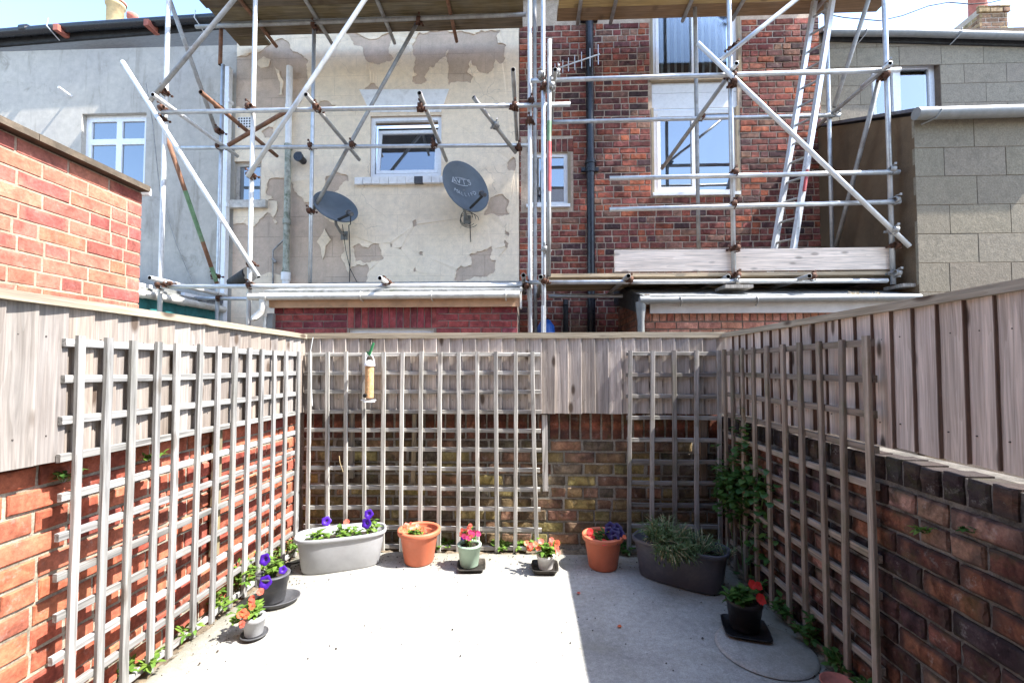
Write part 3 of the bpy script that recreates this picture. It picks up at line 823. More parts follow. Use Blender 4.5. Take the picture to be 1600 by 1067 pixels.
trellis(TR, [-v for v in (3.15, 3.036, 2.895, 2.751, 2.597, 2.429, 2.287, 2.133, 1.995, 1.843)], [1.42 - 0.141 * k for k in range(11)], 0, 'damp brown trellis panel in shade on the right wall', BRN, 'trellis_damp', 34, 1.445, -0.005, {5: -0.006, 8: 0.014, 7: -0.006, 9: -0.004}, rail_ext=-0.002)
# ------------------------------------------------------------------ the terrace of houses
YH = 6.2
FH = Frame((0, YH, 0), (0, -1, 0))
def U(px, py=300, Y=YH): return at(px, py, Y).x
def V(py, px=800, Y=YH): return at(px, py, Y).z
def rect(px0, px1, py0, py1, Y=YH):
    a, b_ = at(px0, py1, Y), at(px1, py0, Y)
    return (a.x, b_.x, a.z, b_.z)

def window(root, fr, r, depth, bars, mat='upvc', glass='glass', fw=0.05, sash=(), cill=True, inner=None, name='window', pane=True):
    """frame (one part) with panes and cill as its sub-parts; bars = (list of u fractions, list of v fractions)"""
    u0, u1, v0, v1 = r
    b = MB()
    fr.box(b, u0, u0 + fw, v0, v1, -depth - 0.05, -depth); fr.box(b, u1 - fw, u1, v0, v1, -depth - 0.05, -depth)
    fr.box(b, u0 + fw, u1 - fw, v1 - fw, v1, -depth - 0.05, -depth); fr.box(b, u0 + fw, u1 - fw, v0, v0 + fw, -depth - 0.05, -depth)
    us = [u0 + fw] + [u0 + (u1 - u0) * f for f in bars[0]] + [u1 - fw]; vs = [v0 + fw] + [v0 + (v1 - v0) * f for f in bars[1]] + [v1 - fw]
    hb = fw * 0.5
    for f in bars[0]:
        x = u0 + (u1 - u0) * f; fr.box(b, x - hb, x + hb, v0 + fw, v1 - fw, -depth - 0.05, -depth - 0.001)
    for f in bars[1]:
        z = v0 + (v1 - v0) * f
        for i in range(len(us) - 1):
            fr.box(b, us[i] + (hb if i else 0), us[i + 1] - (hb if i < len(us) - 2 else 0), z - hb, z + hb, -depth - 0.05, -depth - 0.002)
    w = b.build(name, M[mat], root)
    for i in range(len(us) - 1):
        for j in range(len(vs) - 1):
            a0 = us[i] + (hb if i else 0); a1 = us[i + 1] - (hb if i < len(us) - 2 else 0)
            c0 = vs[j] + (hb if j else 0); c1 = vs[j + 1] - (hb if j < len(vs) - 2 else 0)
            if (i, j) in sash:                         # opening light with a frame of its own, a little proud
                s_ = MB(); k = 0.042
                fr.box(s_, a0, a0 + k, c0, c1, -depth - 0.03, -depth + 0.014); fr.box(s_, a1 - k, a1, c0, c1, -depth - 0.03, -depth + 0.014)
                fr.box(s_, a0 + k, a1 - k, c1 - k, c1, -depth - 0.03, -depth + 0.014); fr.box(s_, a0 + k, a1 - k, c0, c0 + k, -depth - 0.03, -depth + 0.014)
                s_.build('sash', M[mat], w); a0 += k; a1 -= k; c0 += k; c1 -= k
            if not pane: continue
            p = MB(); fr.box(p, a0 - 0.004, a1 + 0.004, c0 - 0.004, c1 + 0.004, -depth - 0.036, -depth - 0.022)
            p.build('pane', M[glass], w)
    if cill:
        c = MB(); fr.box(c, u0 - 0.03, u1 + 0.03, v0 - 0.045, v0 - 0.002, -depth - 0.05, 0.035); c.build('sill', M[mat], w)
    bk = MB(); dd = 0.075 if inner else 0.3; fr.box(bk, u0, u1, v0, v1, -depth - dd - 0.02, -depth - dd); bk.build('room_back', M[inner or 'room'], w)
    return w

# --- grey house, far left
gh = thing('grey_house', (-6.0, YH, 0), 'grey smooth rendered terrace house with black gutter at far left', 'house')
wg = rect(124, 229, 176, 300)
b = MB(); wall_core(b, FH, -9.0, -4.245, 0, 6.02, [wg], 0.0, 0.25); b.build('wall', M['grey_render'], gh)
window(gh, FH, wg, 0.07, ([0.52], [0.665]), fw=0.085)
c = MB(); c.tube([at(-260, 82, 6.09), at(0, 53, 6.09), at(120, 43, 6.09), at(350, 28, 6.09)], 0.062, 12); c.tube([at(36, 48, 6.09), at(46, 47, 6.09)], 0.072, 12)
gut = c.build('gutter', M['black'], gh)
for px in (75, 305):
    c = MB(); p = at(px, 42 if px < 200 else 29, 6.02); c.tube([p + Vector((0, 0, 0.12)), p + Vector((0, -0.02, 0.0)), p + Vector((0.05, 0.12, -0.12))], 0.008, 6); c.build('gutter_bracket', M['steel'], gut)
c = MB(); p0, p1 = at(-260, 84, 6.16), at(352, 34, 6.16)
c.poly_prism([p0 + Vector((0, 0, -.09)), p1 + Vector((0, 0, -.09)), p1 + Vector((0, 0, .06)), p0 + Vector((0, 0, .06))], (0, 0.035, 0)); c.build('fascia', M['black_dull'], gh)
c = MB(); q0, q1 = at(-260, 78, 6.1), at(352, 24, 6.1)
c.poly_prism([q0, q1, q1 + Vector((0, 3.2, 1.9)), q0 + Vector((0, 3.2, 1.9))], (0, 0, 0.05)); rf = c.build('roof', M['slate'], gh)
for px, py in ((101, 51), (240, 44)):
    p = at(px, py, 6.12); c = MB(); c.box(p.x - 0.035, p.x + 0.035, p.y - 0.13, p.y + 0.07, p.z - 0.06, p.z + 0.03); c.build('rafter_end', M['redclay'], gh)
for px, ptop, rr, col in ((180.5, 8, 0.155, 'buff'), (207, 26, 0.09, 'redclay')):
    p = at(px, ptop, 8.6); c = MB()
    c.lathe([(rr * 0.92, -0.75), (rr * 0.92, -0.06), (rr * 1.07, -0.05), (rr * 1.07, 0.03), (rr * 0.95, 0.035), (rr * 0.85, -0.1), (rr * 0.8, -0.7)], p, 24); pt_ = c.build('chimney_pot', M[col], gh)
    if col == 'buff':
        c = MB(); c.lathe([(rr * 1.18, 0.03), (rr * 1.18, 0.06), (rr * 0.7, 0.13), (0.02, 0.17), (0.001, 0.17)], p, 20); c.build('lid', M['redclay'], pt_)
p = at(193, 60, 8.6); c = MB(); c.box(p.x - 0.45, p.x + 0.4, p.y - 0.25, p.y + 0.3, p.z - 0.9, p.z + 0.1); c.build('chimney', M['brick_clean'], gh)
c = MB(); p = at(112, 149, YH); c.tube([p + Vector((0, 0.05, -0.03)), p + Vector((-0.03, -0.16, 0.02))], 0.017, 10); c.build('overflow_pipe', M['upvc'], gh)

# --- cream house with peeling paint
ch = thing('cream_house', (-2.2, YH, 0), 'cream painted terrace house with brown patches where paint has peeled', 'house')
CU0, CU1 = -4.245, U(811)
wbath = rect(578, 690, 180, 277); wsm = rect(364, 409, 252, 316)
hol = [wbath, wsm]
b = MB(); wall_core(b, FH, CU0 + 0.002, CU1, 0, 6.6, hol, -0.004, 0.25); b.build('wall', M['old_render'], ch)
R2 = lambda pts: [(380 + x / 3.478, y / 3.478) for x, y in pts]
R6 = lambda pts: [(380 + x / 3.478, 260 + y / 3.478) for x, y in pts]
peel = [
    [(349, 92), (378, 88), (397, 86), (412, 78), (423, 68), (437, 62), (449, 65), (458, 82), (472, 86), (482, 95), (481, 121), (479, 138), (475, 150), (463, 166), (452, 172), (420, 174), (380, 171), (349, 170)],
    R2([(560, 185), (810, 190), (800, 230), (790, 270), (820, 325), (760, 345), (715, 350), (690, 345), (660, 310), (640, 255), (600, 245), (585, 210)]),
    R2([(960, 180), (1120, 176), (1250, 190), (1290, 170), (1400, 168), (1375, 200), (1385, 240), (1430, 250), (1425, 320), (1395, 350), (1370, 325), (1355, 380), (1330, 405), (1280, 390), (1240, 330), (1225, 350), (1220, 400), (1250, 420), (1235, 455), (1120, 465), (1110, 430), (1115, 350), (1100, 300), (1115, 275), (1060, 340), (1010, 370), (985, 420), (1000, 445), (960, 460), (920, 450), (920, 425), (945, 410), (930, 340), (935, 310), (920, 260), (945, 200)]),
    R2([(650, 495), (690, 460), (715, 455), (735, 475), (750, 490), (765, 550), (755, 575), (675, 578), (650, 530)]),
    R2([(410, 570), (420, 552), (440, 548), (470, 556), (505, 575), (470, 590), (415, 590)]),
    R2([(1435, 890), (1465, 855), (1480, 870), (1475, 930), (1445, 930)]),
    R2([(450, 960), (560, 950), (575, 985), (540, 1000), (500, 1043), (440, 1060), (445, 1000)]),
    R2([(100, 720), (140, 690), (165, 700), (170, 740), (120, 750)]),
    R6([(140, 75), (165, 65), (240, 60), (275, 100), (300, 160), (330, 190), (365, 197), (402, 205), (415, 235), (470, 300), (545, 345), (560, 365), (540, 395), (552, 440), (535, 480), (545, 520), (575, 582), (600, 545), (640, 538), (672, 530), (676, 600), (668, 645), (300, 660), (-108, 660), (-108, 330), (0, 310), (20, 320), (45, 345), (80, 310), (100, 285), (130, 250), (165, 280), (185, 190), (130, 188), (165, 180), (125, 148)]),
    R6([(605, 430), (630, 420), (680, 445), (740, 420), (750, 480), (765, 500), (700, 512), (610, 515)]),
    R6([(1155, 570), (1180, 540), (1240, 540), (1230, 480), (1270, 460), (1350, 435), (1340, 500), (1375, 510), (1360, 580), (1300, 600), (1240, 610), (1200, 620), (1150, 620)]),
    R6([(1305, 265), (1330, 200), (1345, 170), (1415, 155), (1440, 180), (1450, 262), (1400, 270)]),
    R6([(920, 300), (940, 290), (942, 325), (922, 330)]), R6([(960, 465), (978, 465), (978, 485), (962, 485)]),
    R6([(1425, 340), (1448, 370), (1440, 385), (1425, 370)]), R6([(1420, 400), (1445, 420), (1435, 445), (1422, 435)]),
    R6([(845, 445), (865, 438), (860, 450), (850, 452)]), R6([(800, 415), (812, 425), (808, 440), (800, 440)]), R6([(925, 560), (935, 545), (945, 570), (930, 575)]),
]
isles = [[(429, 105), (437, 112), (443, 128), (442, 149), (436, 149), (438, 130)],
         R6([(400, 410), (445, 335), (480, 400), (450, 430), (435, 505), (425, 450)]),
         R6([(163, 292), (178, 290), (186, 305), (176, 312)]), R2([(70, 345), (110, 310), (150, 325), (140, 365), (100, 372)])]
def fractal(poly, seed, amp=0.16, levels=2):
    r = random.Random(seed)
    for _ in range(levels):
        out = []
        for i, p in enumerate(poly):
            q = poly[(i + 1) % len(poly)]
            d = (q - p); L = d.length
            out.append(p)
            if L > 0.02:
                t = r.uniform(0.35, 0.65); m = p + d * t + Vector((-d.y, d.x)) * r.uniform(-amp, amp)
                out.append(m)
        poly = out
    return poly
def wall2d(pts): return [Vector((at(x, y, YH).x, at(x, y, YH).z)) for x, y in pts]
peel2 = [fractal(wall2d(p), 100 + i, 0.2, 3) for i, p in enumerate(peel)]
isle2 = [fractal(wall2d(p), 200 + i, 0.1, 2) for i, p in enumerate(isles)]
def inside(p, poly):
    c = False; n = len(poly)
    for i in range(n):
        a, b_ = poly[i], poly[i - 1]
        if (a.y > p.y) != (b_.y > p.y) and p.x < (b_.x - a.x) * (p.y - a.y) / (b_.y - a.y) + a.x: c = not c
    return c
vin = []; ein = []
def addloop(poly):
    o = len(vin); vin.extend(poly); n = len(poly)
    ein.extend((o + i, o + (i + 1) % n) for i in range(n))
PV0, PV1 = 1.9, 6.55
addloop([Vector(q) for q in ((CU0 + 0.003, PV0), (CU1 - 0.003, PV0), (CU1 - 0.003, PV1), (CU0 + 0.003, PV1))])
for h in hol: addloop([Vector(q) for q in ((h[0], h[2]), (h[1], h[2]), (h[1], h[3]), (h[0], h[3]))])
n_plain = len(vin)
for p in peel2 + isle2: addloop(p)
ov, oe, of, ovi, *_ = delaunay_2d_cdt(vin, ein, [], 0, 1e-5)
keep = []
for f in of:
    c = sum((ov[i] for i in f), Vector((0, 0))) / len(f)
    if not (CU0 < c.x < CU1 and PV0 < c.y < PV1): continue
    if any(h[0] < c.x < h[1] and h[2] < c.y < h[3] for h in hol): continue
    if any(inside(c, p) for p in peel2) and not any(inside(c, p) for p in isle2): continue
    keep.append(tuple(f))
bm = bmesh.new()
bv = [bm.verts.new(FH.pt(v.x, v.y, 0.0)) for v in ov]
for f in keep:
    try: bm.faces.new([bv[i] for i in f])
    except ValueError: pass
bmesh.ops.delete(bm, geom=[v for v in bm.verts if not v.link_faces], context='VERTS')
bmesh.ops.recalc_face_normals(bm, faces=bm.faces)
ret = bmesh.ops.extrude_face_region(bm, geom=list(bm.faces))
rim = {(round(ov[i].x, 4), round(ov[i].y, 4)) for i in range(len(ov)) if any(q >= n_plain for q in ovi[i])}
rc = random.Random(8)
for e in ret['geom']:
    if isinstance(e, bmesh.types.BMVert): e.co.y -= 0.006 + (rc.choice((0.0, 0.004, 0.012)) * rc.random() if (round(e.co.x, 4), round(e.co.z, 4)) in rim else 0)
bmesh.ops.recalc_face_normals(bm, faces=bm.faces)
me = bpy.data.meshes.new('paint_coat'); bm.to_mesh(me); bm.free(); me.materials.append(M['paint'])
link(bpy.data.objects.new('paint_coat', me), ch)
# bathroom window, white lintel and sill
wb_ = window(ch, FH, wbath, 0.03, ([], []), fw=0.055, cill=False, pane=False)
u0, u1, v0, v1 = wbath[0] + 0.075, wbath[1] - 0.058, wbath[2] + 0.058, wbath[3] - 0.15
Rs = Matrix.Translation(FH.pt(u0, v0, -0.025)) @ Matrix.Rotation(math.radians(-9), 4, 'X')
c = MB(); k_ = 0.05; W_, H_ = u1 - u0, v1 - v0 + 0.02
for a, b_, c0, c1 in ((0, k_, 0, H_), (W_ - k_, W_, 0, H_), (k_, W_ - k_, 0, k_), (k_, W_ - k_, H_ - k_, H_)):
    m8 = MB(); m8.box(a, b_, 0, 0.05, c0, c1); c.add([Rs @ Vector(v) for v in m8.v], m8.f)
c.build('sash', M['upvc'], wb_)
m8 = MB(); m8.box(k_ - 0.005, W_ - k_ + 0.005, 0.02, 0.03, k_ - 0.005, H_ - k_ + 0.005); c = MB(); c.add([Rs @ Vector(v) for v in m8.v], m8.f); c.build('pane', M['glass'], wb_)
c = MB(); pts = [at(x, y, YH - 0.006) for x, y in R2([(632, 490), (1118, 488), (1075, 612), (690, 612)])]
c.poly_prism(pts[::-1], (0, -0.012, 0)); c.build('lintel', M['white_paint'], ch)
sl = rect(556, 702, 277.5, 290)
n = 11
for k in range(n):
    c = MB(); a0 = sl[0] + (sl[1] - sl[0]) * k / n; a1 = sl[0] + (sl[1] - sl[0]) * (k + 1) / n
    FH.box(c, a0 + 0.003, a1 - 0.003, sl[2] + rnd(-.006, .004), sl[3], -0.05, 0.06 + rnd(-.004, .004)); c.build('sill_brick', M['pot_dark'] if k == 7 else M['white_paint'], ch)
window(ch, FH, wsm, 0.05, ([], []), mat='old_frame', fw=0.05, cill=False)
c = MB(); r_ = rect(357, 419, 314.5, 327); FH.box(c, *r_, -0.02, 0.07); c.build('sill', M['old_frame'], ch)
# pipes and vents on the cream wall
c = MB(); x = U(453.5); YP = YH - 0.075
c.tube([(x, YP, 2.4), (x, YP, 4.45)], 0.042, 14)
for z in (2.62, 3.35, 4.42): c.tube([(x, YP, z), (x, YP, z + 0.07)], 0.054, 14)
c.build('soil_pipe', M['moss_pipe'], ch)
c = MB(); c.tube([(x, YP, 4.45), (x, YP, 5.62)], 0.042, 14); c.tube([(x, YP, 5.0), (x, YP, 5.06)], 0.05, 14); c.build('soil_pipe', M['white_paint'], ch)
c = MB(); c.tube([(x, YP, 2.3), (x, YP, 2.6)], 0.05, 14); c.tube([(x, YP, 2.55), (x, YP, 2.66)], 0.062, 14); c.build('pipe_collar', M['white_paint'], ch)
c = MB(); c.tube([at(450, 369, 6.13), at(444, 374, 6.15), at(427, 391, 6.17), at(426.5, 445, 6.17)], 0.012, 8); c.tube([at(426, 404, 6.16), at(431, 410, 6.16)], 0.022, 8); c.build('waste_pipe', M['steel_dull'], ch)
p = at(474.5, 252.5, YH)
c = MB(); c.tube([p, p + Vector((0, -0.15, 0))], 0.05, 18); c.tube([p + Vector((0, -0.13, 0)), p + Vector((0, -0.16, 0))], 0.066, 18); c.tube([p + Vector((0, -0.1, 0.03)), p + Vector((0, -0.1, 0.085))], 0.02, 10); c.build('flue_vent', M['black'], ch)
# vent grid
gr = rect(372, 393, 184, 201); c = MB(); FH.box(c, *gr, 0.0, 0.012); vg = c.build('air_vent', M['white_paint'], ch)
c = MB()
for i in range(5):
    for j in range(4):
        uu = gr[0] + (gr[1] - gr[0]) * (i + 0.5) / 5; vv = gr[2] + (gr[3] - gr[2]) * (j + 0.5) / 4; FH.box(c, uu - 0.011, uu + 0.011, vv - 0.011, vv + 0.011, 0.008, 0.0135)
c.build('vent_holes', M['bore'], vg)
# white square downpipe on the party line
c = MB(); xx = U(352.5, 300, 6.13); c.box(xx - 0.045, xx + 0.045, 6.08, 6.16, 0.5, 5.62); dp = c.build('downpipe', M['upvc'], ch)
for z in (1.9, 3.6, 5.1):
    c = MB(); c.box(xx - 0.06, xx + 0.06, 6.075, 6.17, z, z + 0.05); c.build('pipe_clip', M['upvc'], dp)
c = MB(); p = at(604, 331, YH)
# --- brick house
bh = thing('brick_house', (2.0, YH, 0), 'dark red brick terrace house with black downpipe and white windows', 'house')
BU0, BU1 = CU1 + 0.004, U(1284, 200)
w_up = rect(1021, 1151, -40, 122); w_lo = rect(1023, 1150, 166, 302); w_sm = rect(826, 887, 237, 320)
pan = (w_lo[0] - 0.02, w_lo[1] + 0.03, w_lo[3], w_up[2])
holes = [w_up, w_lo, w_sm, pan]
b = MB(); wall_core(b, FH, BU0, BU1, 0, 6.6, holes, -0.012, 0.24); b.build('wall', M['mortar_house'], bh)
VH = variants('brick', ((0.224, 0.0755), (0.106, 0.0755), (0.075, 0.2)), 9, 0.0042, M['brick_house'], nx=4, ch=0.006)
PH = [(0.33, 0.1, 0.075), (0.26, 0.085, 0.07), (0.17, 0.075, 0.07), (0.38, 0.115, 0.075), (0.3, 0.1, 0.08), (0.12, 0.066, 0.066), (0.33, 0.17, 0.12), (0.45, 0.13, 0.07), (0.22, 0.09, 0.08), (0.36, 0.125, 0.09)]
bholes = [(h[0] - 0.045, h[1] + 0.05, h[2] - (0.05 if h is not pan else 0), h[3]) for h in (w_up, w_lo, pan)] + [(w_sm[0] - 0.1, w_sm[1] + 0.07, w_sm[2] - 0.05, w_sm[3] + 0.17)]
def vis(q):
    um, vm = (q[0] + q[1]) / 2, (q[2] + q[3]) / 2
    if vm < 1.6: return False
    if vm < 2.25 and um > 1.35: return False
    return vm < 6.2
rects = courses(BU0 + 0.004, BU1 - 0.004, 0.03, 6.4, 0.0893, 0.237, 0.0155, bholes, jit=0.008, seed=41, bond='mixed', clip=vis)
lay(bh, FH, rects, PH, VH, M['brick_mass'], seed=42, jn=0.005, roll=0.01)
so = []; u = w_sm[0] - 0.02
while u < w_sm[1] + 0.02: so.append((u, u + 0.07, w_sm[3] + 0.004, w_sm[3] + 0.185)); u += 0.082
lay(bh, FH, so, PH, VH, M['brick_mass'], seed=43, jn=0.004)
for h in (w_up, w_lo, w_sm):
    for s_, a in ((-1, h[0]), (1, h[1])):
        c = MB(); v_lo = h[2] - 0.03
        if s_ < 0 and h is not w_sm: FH.box(c, a - 0.034, a - 0.001, v_lo, h[3], -0.1, -0.004)
        else: FH.box(c, a + 0.001, a + 0.04, v_lo, h[3], -0.1, -0.004)
        if h is w_sm and s_ < 0: continue
        c.build('reveal_band', M['sand_band'], bh)
wu = window(bh, FH, w_up, 0.06, ([0.53], []), glass='glass_see', sash=((0, 0),), cill=False)
c = MB(); FH.box(c, w_up[0] - 0.05, w_up[1] + 0.05, w_up[2] - 0.06, w_up[2] - 0.003, -0.1, 0.03); c.build('sill', M['sand_band'], wu)
u = w_up[0] + 0.03
while u < w_up[1] - 0.1:
    c = MB(); a = 0.9; hw = 0.05
    p0 = FH.pt(u + hw, 0, -0.2)
    d = Vector((math.cos(a), math.sin(a), 0)) * hw
    c.poly_prism([p0 - d + Vector((0, 0, w_up[2] + 0.06)), p0 + d + Vector((0, 0, w_up[2] + 0.06)), p0 + d + Vector((0, 0, w_up[3])), p0 - d + Vector((0, 0, w_up[3]))], (0.001, 0.002, 0)); c.build('blind_slat', M['blind'], wu); u += 0.098
window(bh, FH, w_lo, 0.06, ([0.54], []), sash=((0, 0),), fw=0.06)
window(bh, FH, w_sm, 0.05, ([], []), sash=())
c = MB(); e = (pan[3] - pan[2]) * 0.52
FH.box(c, pan[0], pan[1], pan[2] + 0.004, pan[2] + e - 0.003, -0.06, -0.035); c.build('infill_panel', M['upvc'], bh)
c = MB(); FH.box(c, pan[0], pan[1], pan[2] + e + 0.003, pan[3] - 0.064, -0.06, -0.035); c.build('infill_panel', M['upvc'], bh)
# black downpipe
c = MB(); xd = U(921.5); yd = YH - 0.08
c.tube([(xd, yd, 0.3), (xd, yd, 6.3)], 0.055, 18); pipe = c.build('downpipe', M['black'], bh)
for py in (263, 30):
    z = V(py, 921); c = MB(); c.tube([(xd, yd, z - 0.1), (xd, yd, z + 0.08)], 0.068, 18); c.tube([(xd, yd, z + 0.02), (xd, yd, z + 0.06)], 0.078, 18)
    c.box(xd - 0.12, xd + 0.12, yd + 0.03, YH + 0.0, z - 0.06, z - 0.01); c.build('pipe_socket', M['black'], pipe)
c = MB(); c.tube([at(884, 478, 6.12), at(884, 540, 6.12)], 0.035, 12); c.tube([at(884, 478, 6.12), at(884, 470, 6.16)], 0.035, 12); c.build('waste_pipe', M['black_dull'], bh)
# roof edge over both houses
c = MB(); c.box(CU0, BU1, YH - 0.12, YH + 0.3, 6.601, 6.7); c.build('eaves_board', M['black_dull'], bh)
c = MB(); c.poly_prism([(CU0, 6.05, 6.702), (BU1, 6.05, 6.702), (BU1, 10, 8.8), (CU0, 10, 8.8)], (0, 0, 0.06)); c.build('roof', M['slate'], bh)

# --- right hand grey house: upper wall of rendered blocks
rh = thing('block_rendered_house', (6.5, 6.3, 0), 'house at far right with block marked grey render and wide grey gutter', 'house')
FRH = Frame((0, 6.3, 0), (0, -1, 0))
wR = rect(1364, 1468, 92, 186, 6.3)
RU0, RU1 = BU1 + 0.01, 10.5
topz = at(1430, 58, 6.3).z
b = MB(); wall_core(b, FRH, RU0, RU1, 0, topz + 0.1, [wR], -0.006, 0.24); b.build('wall', M['mortar_brown'], rh)
VBk = variants('render_block', ((0.56, 0.268),), 6, 0.0006, M['block'], nx=3, nz=2, ch=0.002, D=0.02)
PBk = [(0.27, 0.23, 0.175), (0.28, 0.24, 0.18)]
rects = courses(RU0 + 0.004, 9.6, 3.9, topz + 0.05, 0.272, 0.566, 0.004, [(wR[0] - 0.005, wR[1] + 0.005, wR[2] - 0.1, wR[3] + 0.002)], seed=51)
lay(rh, FRH, rects, PBk, VBk, M['brick_mass'], seed=52, jn=0.0015, roll=0.0, vary=0.05, name='render_block', D=0.02)
window(rh, FRH, wR, 0.09, ([0.46], []), sash=((0, 0),), cill=False, inner='curtain', glass='glass_bright', fw=0.07)
c = MB(); c.tube([at(1290, 51, 6.2), at(1420, 52, 6.2), at(1600, 57, 6.2), at(1800, 66, 6.2)], 0.05, 14); gut = c.build('gutter', M['gutter_grey'], rh)
for px in (1352, 1500):
    c = MB(); p = at(px, 47, 6.15); c.tube([p + Vector((0.03, 0, 0.03)), p + Vector((0, -0.02, -0.06)), p + Vector((-0.05, 0.1, -0.14))], 0.007, 6); c.build('gutter_bracket', M['steel_dull'], gut)
c = MB(); p0, p1 = at(1286, 60, 6.27), at(1800, 74, 6.27); c.poly_prism([p0 + Vector((0, 0, -.03)), p1 + Vector((0, 0, -.03)), p1 + Vector((0, 0, .09)), p0 + Vector((0, 0, .09))], (0, 0.028, 0)); c.build('fascia', M['black_dull'], rh)
c = MB(); q0, q1 = at(1286, 49, 6.2), at(1800, 62, 6.2); c.poly_prism([q0, q1, q1 + Vector((0, 3.4, 1.3)), q0 + Vector((0, 3.4, 1.3))], (0, 0, 0.05)); c.build('roof', M['slate'], rh)
# chimney stack
yc = 8.3; p = at(1531, 48, yc); q = at(1574, 12, yc)
VC = variants('brick', ((0.222, 0.068), (0.108, 0.068)), 4, 0.003, M['brick'])
FC = Frame((0, yc, 0), (0, -1, 0)); FCs = Frame((p.x, 0, 0), (-1, 0, 0))
c = MB(); c.box(p.x + 0.008, q.x, yc + 0.008, yc + 0.62, p.z - 0.8, q.z); stack = c.build('chimney', M['mortar_house'], rh)
PC = [(0.4, 0.27, 0.14), (0.36, 0.22, 0.12), (0.42, 0.3, 0.16), (0.3, 0.17, 0.1)]
lay(stack, FC, courses(p.x, q.x, p.z - 0.4, q.z - 0.1, 0.08, 0.23, 0.012, seed=55), PC, VC, M['brick_mass'], seed=56)
lay(stack, FC, courses(p.x - 0.03, q.x + 0.03, q.z - 0.09, q.z + 0.03, 0.09, 0.23, 0.012, seed=57), PC, VC, M['brick_mass'], n_off=0.03, seed=58)
lay(stack, FCs, courses(-yc - 0.62, -yc, p.z - 0.4, q.z - 0.1, 0.08, 0.23, 0.012, seed=59), PC, VC, M['brick_mass'], seed=60)
pp = at(1528, 20, yc + 0.3); c = MB(); c.lathe([(0.15, -0.12), (0.135, 0.0), (0.13, 0.5), (0.15, 0.5), (0.15, 0.56), (0.1, 0.56), (0.1, 0.1)], pp, 20); c.build('chimney_pot', M['redclay'], rh)

# --- rear extension with block render, front right
YE = 4.69
xe = at(1430, 250, YE).x; ez = at(1430, 181, YE).z
ex = thing('rear_extension', (xe + 1.5, YE + 0.8, 0), 'block rendered rear extension with brown side wall and thick grey gutter', 'building')
FE = Frame((0, YE, 0), (0, -1, 0)); FEs = Frame((xe, 0, 0), (-1, 0, 0))
c = MB(); c.box(xe + 0.006, xe + 4.2, YE + 0.006, YE + 0.2, 0, ez - 0.02); c.build('wall', M['mortar_brown'], ex)
back_top = at(1288, 196, 6.2).z
c = MB(); c.poly_prism([(xe, YE + 0.004, 0), (xe, 6.285, 0), (xe, 6.285, back_top), (xe, YE + 0.004, ez)], (0.2, 0, 0)); c.build('side_wall', M['brown_render'], ex)
VE = variants('render_block', ((0.6, 0.292),), 6, 0.0006, M['block'], nx=3, nz=2, ch=0.002, D=0.03)
lay(ex, FE, courses(xe, xe + 3.4, 1.2, ez - 0.02, 0.298, 0.608, 0.005, seed=61), [(0.245, 0.205, 0.15), (0.25, 0.212, 0.155)], VE, M['brick_mass'], seed=62, jn=0.0012, roll=0.0, vary=0.05, name='render_block', D=0.02)
c = MB(); c.poly_prism([(xe - 0.04, YE - 0.06, ez + 0.01), (xe + 4.2, YE - 0.06, ez + 0.01), (xe + 4.2, 6.29, back_top + 0.02), (xe - 0.04, 6.29, back_top + 0.02)], (0, 0, 0.035)); c.build('roof', M['slate'], ex)
c = MB(); g0 = at(1431, 178, YE - 0.09); g1 = at(1700, 171, YE - 0.09)
c.tube([g0, (g0 + g1) / 2, g1], 0.06, 16); gut = c.build('gutter', M['gutter_grey'], ex)
c = MB(); c.tube([g0 + Vector((0.2, -0.0, 0.066)), g0 + Vector((0.2, -0.067, 0)), g0 + Vector((0.17, -0.03, -0.063)), g0 + Vector((0.1, 0.06, -0.08))], 0.009, 6); c.build('gutter_bracket', M['gutter_grey'], gut)

# --- left brick outbuilding behind the fence
YS = 4.76
sx0, sx1 = at(428, 500, YS).x, at(808, 500, YS).x
s1 = thing('brick_outbuilding', ((sx0 + sx1) / 2, YS + 0.7, 0), 'crimson brick outbuilding with peach fascia and white gutter', 'building')
FS = Frame((0, YS, 0), (0, -1, 0))
st = at(600, 479, YS).z
dw = (at(545, 515, YS).x, at(678, 515, YS).x, 0.0, at(600, 513.5, YS).z)
c = MB(); wall_core(c, FS, sx0, sx1, 0, st, [dw], -0.008, 0.2)
c.box(sx0, sx0 + 0.2, YS + 0.21, YH - 0.01, 0, 2.1); c.box(sx1 - 0.2, sx1, YS + 0.21, YH - 0.01, 0, 2.1); c.build('wall', M['mortar_light'], s1)
V1 = variants('brick', ((0.215, 0.066), (0.1, 0.066), (0.066, 0.215)), 6, 0.0018, M['brick'], ch=0.003)
P1 = [(0.36, 0.075, 0.075), (0.31, 0.066, 0.072), (0.42, 0.1, 0.085), (0.26, 0.06, 0.068), (0.39, 0.08, 0.07)]
lz = dw[3]; 
hs = [(dw[0] - 0.02, dw[1] + 0.02, 0, st)]
lay(s1, FS, courses(sx0, sx1, st - 0.075 * 12, st, 0.075, 0.227, 0.01, hs, seed=71), P1, V1, M['brick_mass'], seed=72, jn=0.0015)
so = []; u = dw[0] - 0.015
while u < dw[1] - 0.02: so.append((u, u + 0.066, lz + 0.01, st - 0.004)); u += 0.0765
lay(s1, FS, so, P1, V1, M['brick_mass'], seed=73, jn=0.002)
c = MB(); FS.box(c, dw[0], dw[1], dw[3] - 0.07, dw[3], -0.12, -0.04); FS.box(c, dw[0], dw[0] + 0.06, 0.8, dw[3] - 0.071, -0.12, -0.04); FS.box(c, dw[1] - 0.06, dw[1], 0.8, dw[3] - 0.071, -0.12, -0.04); df = c.build('window', M['upvc'], s1)
c = MB(); FS.box(c, dw[0] + 0.06, dw[1] - 0.06, 0.8, dw[3] - 0.071, -0.1, -0.08); c.build('pane', M['glass'], df)
